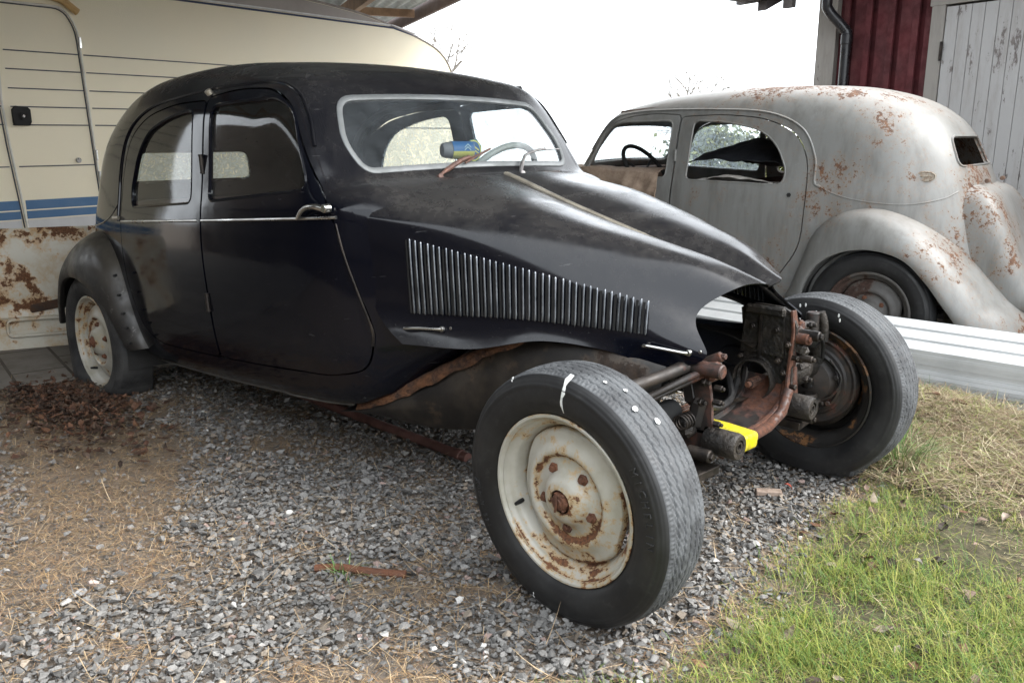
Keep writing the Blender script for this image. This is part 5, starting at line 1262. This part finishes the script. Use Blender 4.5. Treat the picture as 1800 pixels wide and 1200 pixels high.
def dirt(x,y): # how much brown dirt and straw covers the stones
    d=1.25*blob(x,y,-1.75,-1.12,.70,.19,math.radians(-12))+.7*blob(x,y,-.15,-1.25,.30,.14,math.radians(40))+.5*blob(x,y,-.2,-.75,.12,.06,.5)+1.0*blob(x,y,-1.25,-1.50,.42,.16,math.radians(-30))+.8*blob(x,y,-2.6,-1.05,.5,.16,0)+.45*blob(x,y,-.66,-1.52,.14,.05,.4)+.55*blob(x,y,-.42,-.93,.17,.07,.5)+.3*blob(x,y,-.9,-1.25,.15,.08)+.35*blob(x,y,-1.5,-.55,.3,.1)
    edge=np.clip(1-np.abs(grassy(x,y)+.03)/.11,0,1)
    return 1.15*d+.55*clumps(x,y)+.75*edge*(fb(x,y,6,22)>.42)+1.1*(fb(x,y,5,31)-.47)+.45*np.clip((-x-.9)*.8,0,1)*(y<-.2)
GC=NM('ground_soil');a=GC.noise(9,10,.7);b=GC.noise(60,8,.75)
x_,y_,z_=GC.xyz()[0:3]
gm=GC.mix(GC.ramp(b,.3,.7),(.07,.056,.043),(.25,.20,.155));gm=GC.mix(GC.ramp(a,.4,.65,0,.8),gm,(.20,.17,.14))
gm=GC.mix(GC.ramp(GC.m_('SUBTRACT',x_,GC.m_('MULTIPLY',y_,-.1)),.25,.45),gm,GC.mix(GC.ramp(b,.35,.65),(.035,.032,.015),(.10,.085,.045)))
GC.bump(GC.m_('ADD',b,GC.m_('MULTIPLY',a,.6)),.8,.012);GM=GC.set(gm,.95)
xs=np.r_[np.linspace(-600,-8,14)[:-1],np.linspace(-8,-4,18)[:-1],np.linspace(-4,1.6,260),np.linspace(1.6,5,12)[1:],np.linspace(5,600,14)[1:]]
ys=np.r_[np.linspace(-600,-6,14)[:-1],np.linspace(-6,-2.6,14)[:-1],np.linspace(-2.6,3.0,260),np.linspace(3,8,14)[1:],np.linspace(8,600,16)[1:]]
X,Y=np.meshgrid(xs,ys,indexing='ij');m=len(ys);V=np.stack([X,Y,height(X,Y)-.004],-1).reshape(-1,3)
I,Jx=np.meshgrid(np.arange(len(xs)-1),np.arange(m-1),indexing='ij');k=(I*m+Jx).ravel();F=np.stack([k,k+m,k+m+1,k+1],1)
tag(mesh_obj('ground',V,F,GM,None),kind='structure')
# far meadow sheet with its colour paled so it nearly blows out to white
FM=simple('pale_meadow',(.62,.66,.68),(.50,.52,.48),.9,0,.6,.3)
m=MB();m.add([(-600,6,.06),(-600,600,.06),(600,600,.06),(600,11,.06),(-1,11,.06)],[[0,4,3,2,1]]);tag(m.build('meadow',FM,None,False),kind='structure')
# paving at the back left
PV=NM('concrete_slabs');n=PV.noise(6,9,.7);br=PV.t.nodes.new('ShaderNodeTexBrick');br.inputs['Scale'].default_value=1.0;br.inputs['Brick Width'].default_value=.5;br.inputs['Row Height'].default_value=.25;br.inputs['Mortar Size'].default_value=.008;br.inputs['Color1'].default_value=(.20,.18,.155,1);br.inputs['Color2'].default_value=(.16,.145,.125,1);br.inputs['Mortar'].default_value=(.05,.042,.03,1)
PV.ln(PV.co,br.inputs['Vector']);PV.bump(PV.m_('ADD',br.outputs['Fac'],PV.m_('MULTIPLY',PV.noise(70,6),-.3)),-.4,.006)
PM=PV.set(PV.mix(PV.ramp(n,.4,.7,0,.7),br.outputs['Color'],(.09,.075,.055)),.9)
m=MB();m.box((-2.5,0,.008),(5.0,7.0,.030));pv=m.build('paving',PM,None,False);pv.location=(-3.12,-1.0,0);pv.rotation_euler=(0,0,math.radians(-9));tag(pv,kind='structure')

def on_ground(n,x0,x1,y0,y1): return rng.uniform(x0,x1,n),rng.uniform(y0,y1,n)
def visible(x,y,pad=.12):
    dx,dy=x-CP.x,y-CP.y;f2=fw.x*dx+fw.y*dy+fw.z*(-CP.z);r2=rt.x*dx+rt.y*dy;u2=up.x*dx+up.y*dy+up.z*(-CP.z)
    return (f2>.2)&(np.abs(r2)<(.6+pad)*f2)&(u2>-(.40+pad)*f2)
# stones: random convex pebbles
def proto(sub,seed):
    import bmesh
    r=np.random.default_rng(seed);bm=bmesh.new()
    P=r.normal(0,1,(14 if sub else 9,3));P/=np.linalg.norm(P,axis=1)[:,None];P*=r.uniform(.82,1.1,(len(P),1))
    if sub:
        P=np.vstack([P,P[:8]*.93+r.normal(0,.16,(8,3))])
    for p in P: bm.verts.new(p)
    bmesh.ops.convex_hull(bm,input=bm.verts[:])
    bmesh.ops.triangulate(bm,faces=bm.faces[:])
    for v in [v for v in bm.verts if not v.link_faces]: bm.verts.remove(v)
    if sub: bmesh.ops.bevel(bm,geom=bm.edges[:],offset=.10,segments=1,affect='EDGES');bmesh.ops.triangulate(bm,faces=bm.faces[:])
    bm.verts.index_update();V=np.array([v.co[:] for v in bm.verts]);F=np.array([[v.index for v in f.verts] for f in bm.faces]);bm.free();return V,F
def rotm(n):
    q=rng.normal(0,1,(n,4));q/=np.linalg.norm(q,axis=1)[:,None];w,x,y,z=q.T
    return np.stack([1-2*(y*y+z*z),2*(x*y-z*w),2*(x*z+y*w),2*(x*y+z*w),1-2*(x*x+z*z),2*(y*z-x*w),2*(x*z-y*w),2*(y*z+x*w),1-2*(x*x+y*y)],1).reshape(n,3,3)
def stones(x,y,s,z,protos,cols,flat=.62):
    n=len(x);which=rng.integers(0,len(protos),n);VV=[];FF=[];CC=[];off=0
    R=rotm(n);sc=np.stack([s*rng.uniform(.85,1.25,n),s*rng.uniform(.7,1.0,n),s*rng.uniform(.55,.85,n)],1)
    for k,(pv_,pf) in enumerate(protos):
        id_=np.where(which==k)[0]
        if not len(id_): continue
        W=pv_[None]*sc[id_][:,None,:];W=np.einsum('nij,nkj->nki',R[id_],W);W[...,2]*=flat
        W+=np.stack([x[id_],y[id_],z[id_]],1)[:,None,:]
        VV.append(W.reshape(-1,3));FF.append((pf[None]+(off+np.arange(len(id_))*len(pv_))[:,None,None]).reshape(-1,3));CC.append(np.repeat(cols[id_],len(pv_),0));off+=len(id_)*len(pv_)
    return np.vstack(VV),np.vstack(FF),np.vstack(CC)
def tintmat(name,rough=.8,bump=.3,scale=120,spec=.4,trans=0):
    n=NM(name);c=n.attr('tint');v=n.ramp(n.noise(scale,6,.7),.25,.75,.72,1.3)
    cc=n.t.nodes.new('ShaderNodeMix');cc.data_type='RGBA';cc.blend_type='MULTIPLY';cc.inputs[0].default_value=1;n.ln(c,cc.inputs['A'])
    cb=n.t.nodes.new('ShaderNodeCombineColor');[n.ln(v,cb.inputs[i]) for i in range(3)];n.ln(cb.outputs[0],cc.inputs['B'])
    if bump: n.bump(n.noise(scale*2,5,.7),bump,.002)
    m=n.set(cc.outputs['Result'],rough,0,spec)
    if trans: n.b.inputs['Subsurface Weight'].default_value=0
    return m
STONE=tintmat('crushed_granite',.82,.35,160)
def stone_cols(n,dim=1.):
    b=rng.uniform(.10,.23,n)*dim;c=np.stack([b*1.03,b*1.0,b*.955],1);k=rng.random(n)
    c[k<.10]*=np.array([1.25,1.08,.90]);c[k<.016]=np.array([.28,.205,.18])*rng.uniform(.7,1.2,((k<.016).sum(),1));c[k>.988]=np.array([.42,.41,.39])*rng.uniform(.8,1.2,((k>.988).sum(),1));c[(k>.40)&(k<.55)]*=.62;return c
PF=[proto(True,i) for i in range(9)];PC=[proto(False,50+i) for i in range(7)]
# near field, two layers
x,y=on_ground(185000,-4.2,.75,-2.3,2.6);vis=visible(x,y)|((rng.random(len(x))<.16)&(np.hypot(x+1,y)<3.2));x,y=x[vis],y[vis]
g=grassy(x,y);dd=dirt(x,y);dist=np.hypot(x-CP.x,y-CP.y)
keep=(g<rng.normal(.0,.035,len(x)))&(rng.random(len(x))>np.clip((dd-.28)*1.5,0,.93))&(((x*.156*-1*0+(x+3.12)*math.cos(math.radians(-9))+(y+1.0)*math.sin(math.radians(-9)))>-.02))
keep&=(rng.random(len(x))<np.clip(.26+.34*dist/2.2*0+.62,0,1))
x,y,dist=x[keep],y[keep],dist[keep]
s=np.clip(rng.lognormal(math.log(.0090),.27,len(x)),.005,.018)*np.where(rng.random(len(x))<.03,1.4,1)
near=dist<1.75
print('stones',near.sum(),(~near).sum())
zz=height(x,y)+s*rng.uniform(-.15,1.15,len(x))
Va,Fa,Ca=stones(x[near],y[near],s[near],zz[near],PF,stone_cols(near.sum()))
Vb,Fb,Cb=stones(x[~near],y[~near],s[~near]*1.12,zz[~near],PC,stone_cols((~near).sum()))
x,y=on_ground(190000,-3.0,.6,-2.1,1.4);k=visible(x,y,.03)&(grassy(x,y)<rng.normal(.02,.04,len(x)))&(np.hypot(x-CP.x,y-CP.y)<3.1)&(rng.random(len(x))<.75);x,y=x[k],y[k];n=len(x)
PT=[proto(False,90+i) for i in range(3)];PT=[(a*1.,b) for a,b in PT];cf=stone_cols(n)*.8;cf[::3]=np.array([.15,.115,.085])*rng.uniform(.6,1.3,(len(cf[::3]),1))
Vc,Fc,Cc_=stones(x,y,rng.uniform(.0018,.0042,n),height(x,y)+rng.uniform(0,.004,n),PT,cf);print('fines',n)
tag(mesh_obj('gravel',np.vstack([Va,Vb,Vc]),np.vstack([Fa,Fb+len(Va),Fc+len(Va)+len(Vb)]),STONE,None,False,None,np.vstack([Ca,Cb,Cc_])),kind='stuff')
# ---- a few single pale stones
for i,(px_,py_,sz,lb) in enumerate(((-.96,-1.545,.019,'rounded pale grey stone, the left one of a row of three on the gravel'),(-.985,-1.50,.017,'rounded mid grey stone between two paler ones on the gravel'),(-1.01,-1.46,.020,'pinkish white stone, the right one of a row of three on the gravel'),(-.97,-1.08,.013,'smooth cream pebble lying on grey gravel in front of the saloon'),(-1.02,-.855,.014,'angular white chip lying on grey gravel in front of the saloon'))):
    c=np.array([[.40,.385,.35],[.26,.26,.26],[.46,.38,.34],[.50,.44,.34],[.75,.73,.68]][i])[None];pv_,pf=PF[i]
    V,F,Cc=stones(np.array([px_]),np.array([py_]),np.array([sz]),np.array([.012]),[(pv_,pf)],c,.7);tag(mesh_obj('stone',V,F,STONE,None,False,None,Cc),lb,'stone')
# ---- blades: strips with bend
def blades(x,y,z0,L,W,az,lean,curl,cols,seg=3):
    n=len(x);t=np.linspace(0,1,seg+1);d=np.stack([np.cos(az),np.sin(az)],1);s=np.stack([-np.sin(az),np.cos(az)],1)
    V=np.zeros((n,seg+1,2,3))
    for i,tt in enumerate(t):
        a=lean+curl*tt; hor=L*tt*np.sin(np.clip(a,0,1.75));ver=L*tt*np.cos(np.clip(a,0,1.75));w_=W*(1-tt**2*.85)/2
        for j,sg in enumerate((-1,1)):
            V[:,i,j,0]=x+d[:,0]*hor+s[:,0]*w_*sg;V[:,i,j,1]=y+d[:,1]*hor+s[:,1]*w_*sg;V[:,i,j,2]=z0+ver
    base=np.arange(n)[:,None]*(2*(seg+1));F=np.concatenate([np.stack([base[:,0]+2*i,base[:,0]+2*i+1,base[:,0]+2*i+3,base[:,0]+2*i+2],1) for i in range(seg)])
    return V.reshape(-1,3),F,np.repeat(cols,2*(seg+1),0)
GR=tintmat('grass_blades',.6,0,30,.3);STR=tintmat('dry_straw',.85,0,60,.2)
def pick(P,n,j=.18):
    P=np.array(P);c=P[rng.integers(0,len(P),n)];return c*rng.uniform(1-j,1+j,(n,1))
x,y=on_ground(980000,-1.6,2.5,-2.3,3.2);v=visible(x,y,.32)&(grassy(x,y)>rng.normal(.03,.05,len(x)));x,y=x[v],y[v]
cl=fb(x,y,4,41);gr=fb(x,y,2.2,51)
lush=np.clip((gr-.42)*6,0,1)*.6+.9*blob(x,y,.48,-.45,.22,.16)+.5*blob(x,y,.75,-.15,.3,.3)
far=np.clip((y-.62)/.3,0,1);lush=lush*(1-.85*far)
k=rng.random(len(x))<np.clip(.38+2.3*(cl-.44)+.5*blob(x,y,.48,-.45,.22,.16),.06,.95)*np.clip(1.25-np.hypot(x-CP.x,y-CP.y)*.2,.45,1);x,y,lush,far=x[k],y[k],lush[k],far[k];n=len(x);print('grass',n)
green=rng.random(n)<np.clip(.44+.5*lush-.36*far,0.05,.95)
cols=np.where(green[:,None],pick([(.10,.17,.03),(.15,.20,.03),(.23,.25,.045),(.075,.14,.03),(.27,.26,.07)],n),pick([(.30,.25,.12),(.24,.18,.10),(.18,.13,.075),(.36,.32,.18)],n))
L=np.where(green,rng.uniform(.018,.046,n)*(1+1.2*lush),rng.uniform(.02,.055,n)*(1+.6*far));le=np.where(green,rng.uniform(.1,1.1,n),rng.uniform(.9,1.5,n))
tag(mesh_obj('grass',*blades(x,y,height(x,y)-.002,L,rng.uniform(.0010,.0020,n),rng.uniform(0,2*PI,n),le,rng.uniform(.1,.9,n),cols)[:2],GR,None,False),kind='stuff')
o=bpy.data.objects['grass'];a=o.data.color_attributes.new('tint','FLOAT_COLOR','POINT');c4=np.ones((n*8,4));c4[:,:3]=np.repeat(cols,8,0);a.data.foreach_set('color',c4.ravel())
# matted dead grass on the mound and along the edge, straw on the dirt
def straw(name,x,y,L,pal,wd=(.001,.0022),lift=.012,kind='stuff',label=None):
    n=len(x);V,F,Cc=blades(x,y,height(x,y)+rng.uniform(.001,lift,n),L,rng.uniform(*wd,n),rng.uniform(0,2*PI,n),rng.uniform(1.25,1.72,n),rng.uniform(-.25,.3,n),pick(pal,n))
    return tag(mesh_obj(name,V,F,STR,None,False,None,Cc),kind=kind)
n=34000;x=rng.normal(.14,.30,n);y=rng.normal(1.25,.36,n);k=(grassy(x,y)>-.03)&(y<1.77)&(y>.62);x,y=x[k],y[k];straw('matted_dead_grass',x,y,rng.uniform(.03,.13,len(x)),[(.30,.24,.15),(.22,.16,.10),(.38,.33,.22),(.15,.10,.065),(.20,.22,.07)],(.0014,.0032),.045)
x,y=on_ground(230000,-3.3,.6,-2.1,1.2);dd=dirt(x,y);k=visible(x,y)&(rng.random(len(x))<np.clip((dd-.12)*.75,.015,.7))&(grassy(x,y)<.08);x,y=x[k],y[k];print('straw',len(x))
straw('straw_litter',x,y,rng.uniform(.012,.055,len(x)),[(.34,.225,.13),(.25,.16,.09),(.42,.32,.20),(.18,.11,.065),(.38,.26,.13)],(.0009,.0018),.020)
x,y=on_ground(900,-2.6,.4,-1.9,.3);k=visible(x,y)&(grassy(x,y)<0);x,y=x[k],y[k];straw('long_straw_stalks',x,y,rng.uniform(.05,.14,len(x)),[(.40,.31,.20),(.30,.22,.14)],(.0014,.0026),.028)
x,y=on_ground(26000,-1.0,2.0,-2.0,3.0);k=visible(x,y)&(grassy(x,y)>-.05)&(rng.random(len(x))<.15+.85*(fb(x,y,5,61)>.5));x,y=x[k],y[k];straw('thatch',x,y,rng.uniform(.02,.07,len(x)),[(.34,.27,.16),(.26,.19,.11),(.20,.13,.08),(.40,.35,.22)],(.0010,.0020),.022)
# long green tufts
def tuft(cx,cy,n,L0,L1,label,r=.03,name='grass_tuft'):
    x=rng.normal(cx,r,n);y=rng.normal(cy,r,n);g=rng.random(n)<.68;cols=np.where(g[:,None],pick([(.10,.20,.06),(.14,.24,.07),(.08,.15,.04)],n),pick([(.36,.33,.20),(.28,.22,.13)],n))
    az=np.arctan2(y-cy,x-cx)+rng.normal(0,.5,n);V,F,Cc=blades(x,y,height(x,y),rng.uniform(L0,L1,n),rng.uniform(.0018,.0034,n),az,rng.uniform(.02,.5,n),rng.uniform(.2,1.1,n),cols,5)
    tag(mesh_obj(name,V,F,GR,None,False,None,Cc),label,'grass tuft')
tuft(.25,.83,330,.08,.21,'tall green grass tuft growing against the far front tyre',.035)
tuft(-.57,-.965,34,.04,.085,'small green grass tuft beside the iron bar in the gravel',.016)
tuft(.10,1.08,160,.06,.12,'dry grass tuft on the mound right of the far front tyre',.05)
tuft(.02,1.62,120,.05,.11,'green grass tuft at the foot of the white cladding sheets',.05)
# leaves
LF=tintmat('dead_leaves',.7,.3,60)
def leaves(n,x,y,z,size,pal,tilt=.6):
    u=np.linspace(-1,1,5);w_=np.array([.0,.75,1.,.65,.0]);V=np.zeros((n,5,3,3));R=rotm(n);a=rng.uniform(0,2*PI,n);ti=rng.normal(0,tilt,n);cu=rng.uniform(-.9,.9,n)
    for i in range(5):
        for j,sg in enumerate((-1,0,1)):
            px_=u[i]*size;py_=sg*w_[i]*size*.55*(1+.35*np.sin(i*5+a*7));pz=cu*size*.5*(u[i]**2)+abs(sg)*size*.22*np.sin(a*3)
            qx=px_*np.cos(ti)-pz*np.sin(ti);qz=px_*np.sin(ti)+pz*np.cos(ti)
            V[:,i,j,0]=x+qx*np.cos(a)-py_*np.sin(a);V[:,i,j,1]=y+qx*np.sin(a)+py_*np.cos(a);V[:,i,j,2]=z+qz
    b=np.arange(n)*15;F=np.concatenate([np.stack([b+3*i+j,b+3*i+j+1,b+3*i+j+4,b+3*i+j+3],1) for i in range(4) for j in range(2)])
    return V.reshape(-1,3),F,np.repeat(pick(pal,n,.3),15,0)
BR=[(.075,.034,.020),(.055,.029,.018),(.12,.058,.032),(.032,.020,.014),(.08,.052,.035)]
n=2100;x=np.r_[rng.normal(-2.74,.17,1500),rng.normal(-2.5,.30,600)];y=np.r_[rng.normal(-.92,.085,1500),rng.normal(-.97,.14,600)]
pile=.030*blob(x,y,-2.75,-.90,.30,.12)
V,F,Cc=leaves(n,x,y,.012+pile*rng.uniform(0,1.1,n)+.01,rng.uniform(.010,.026,n),BR,.38);tag(mesh_obj('dead_leaf_drift',V,F,LF,None,False,None,Cc),kind='stuff')
n=230;x,y=on_ground(4600,-1.3,1.7,-1.4,2.0);k=visible(x,y)&(grassy(x,y)>-.02);x,y=np.r_[x[k][:n],rng.normal(.22,.20,110)],np.r_[y[k][:n],rng.normal(1.38,.20,110)];kk=(y<1.74)&(y>-3);x,y=x[kk],y[kk];n=len(x)
V,F,Cc=leaves(n,x,y,height(x,y)+.018,rng.uniform(.010,.030,n),BR+[(.24,.19,.15),(.19,.13,.10)],.4);tag(mesh_obj('scattered_leaves',V,F,LF,None,False,None,Cc),kind='stuff')
for i,(lx,ly,sz,c,lb) in enumerate(((.055,.385,.016,(.26,.05,.03),'curled red brown leaf next to the wood splinter on the gravel'),(.12,1.52,.05,(.33,.20,.13),'large pale brown leaf on top of the grassy mound by the white sheets'),(.24,1.50,.042,(.20,.08,.05),'dark russet leaf on the mound right of the larger pale one'),(.56,.10,.020,(.52,.47,.44),'whitish dry leaf on the grass near the gravel edge'),(.62,1.18,.045,(.30,.24,.18),'long greyish brown leaf on matted grass at the right edge'))):
    V,F,Cc=leaves(1,np.array([lx]),np.array([ly]),height(np.array([lx]),np.array([ly]))+.035,np.array([sz]),[c],.25);o=mesh_obj('leaf',V,F,LF,None,True,None,Cc);sd=o.modifiers.new('thickness','SOLIDIFY');sd.thickness=.0006;tag(o,lb,'leaf')
for o in list(bpy.data.objects):
    if o.type=='MESH' and len(o.data.vertices)<90000 and o.get('kind')!='stuff' and not o.name.startswith(('tyre','ground')) and len(o.data.polygons) and o.data.polygons[0].use_smooth:
        e=o.modifiers.new('edges','EDGE_SPLIT');e.split_angle=math.radians(42)
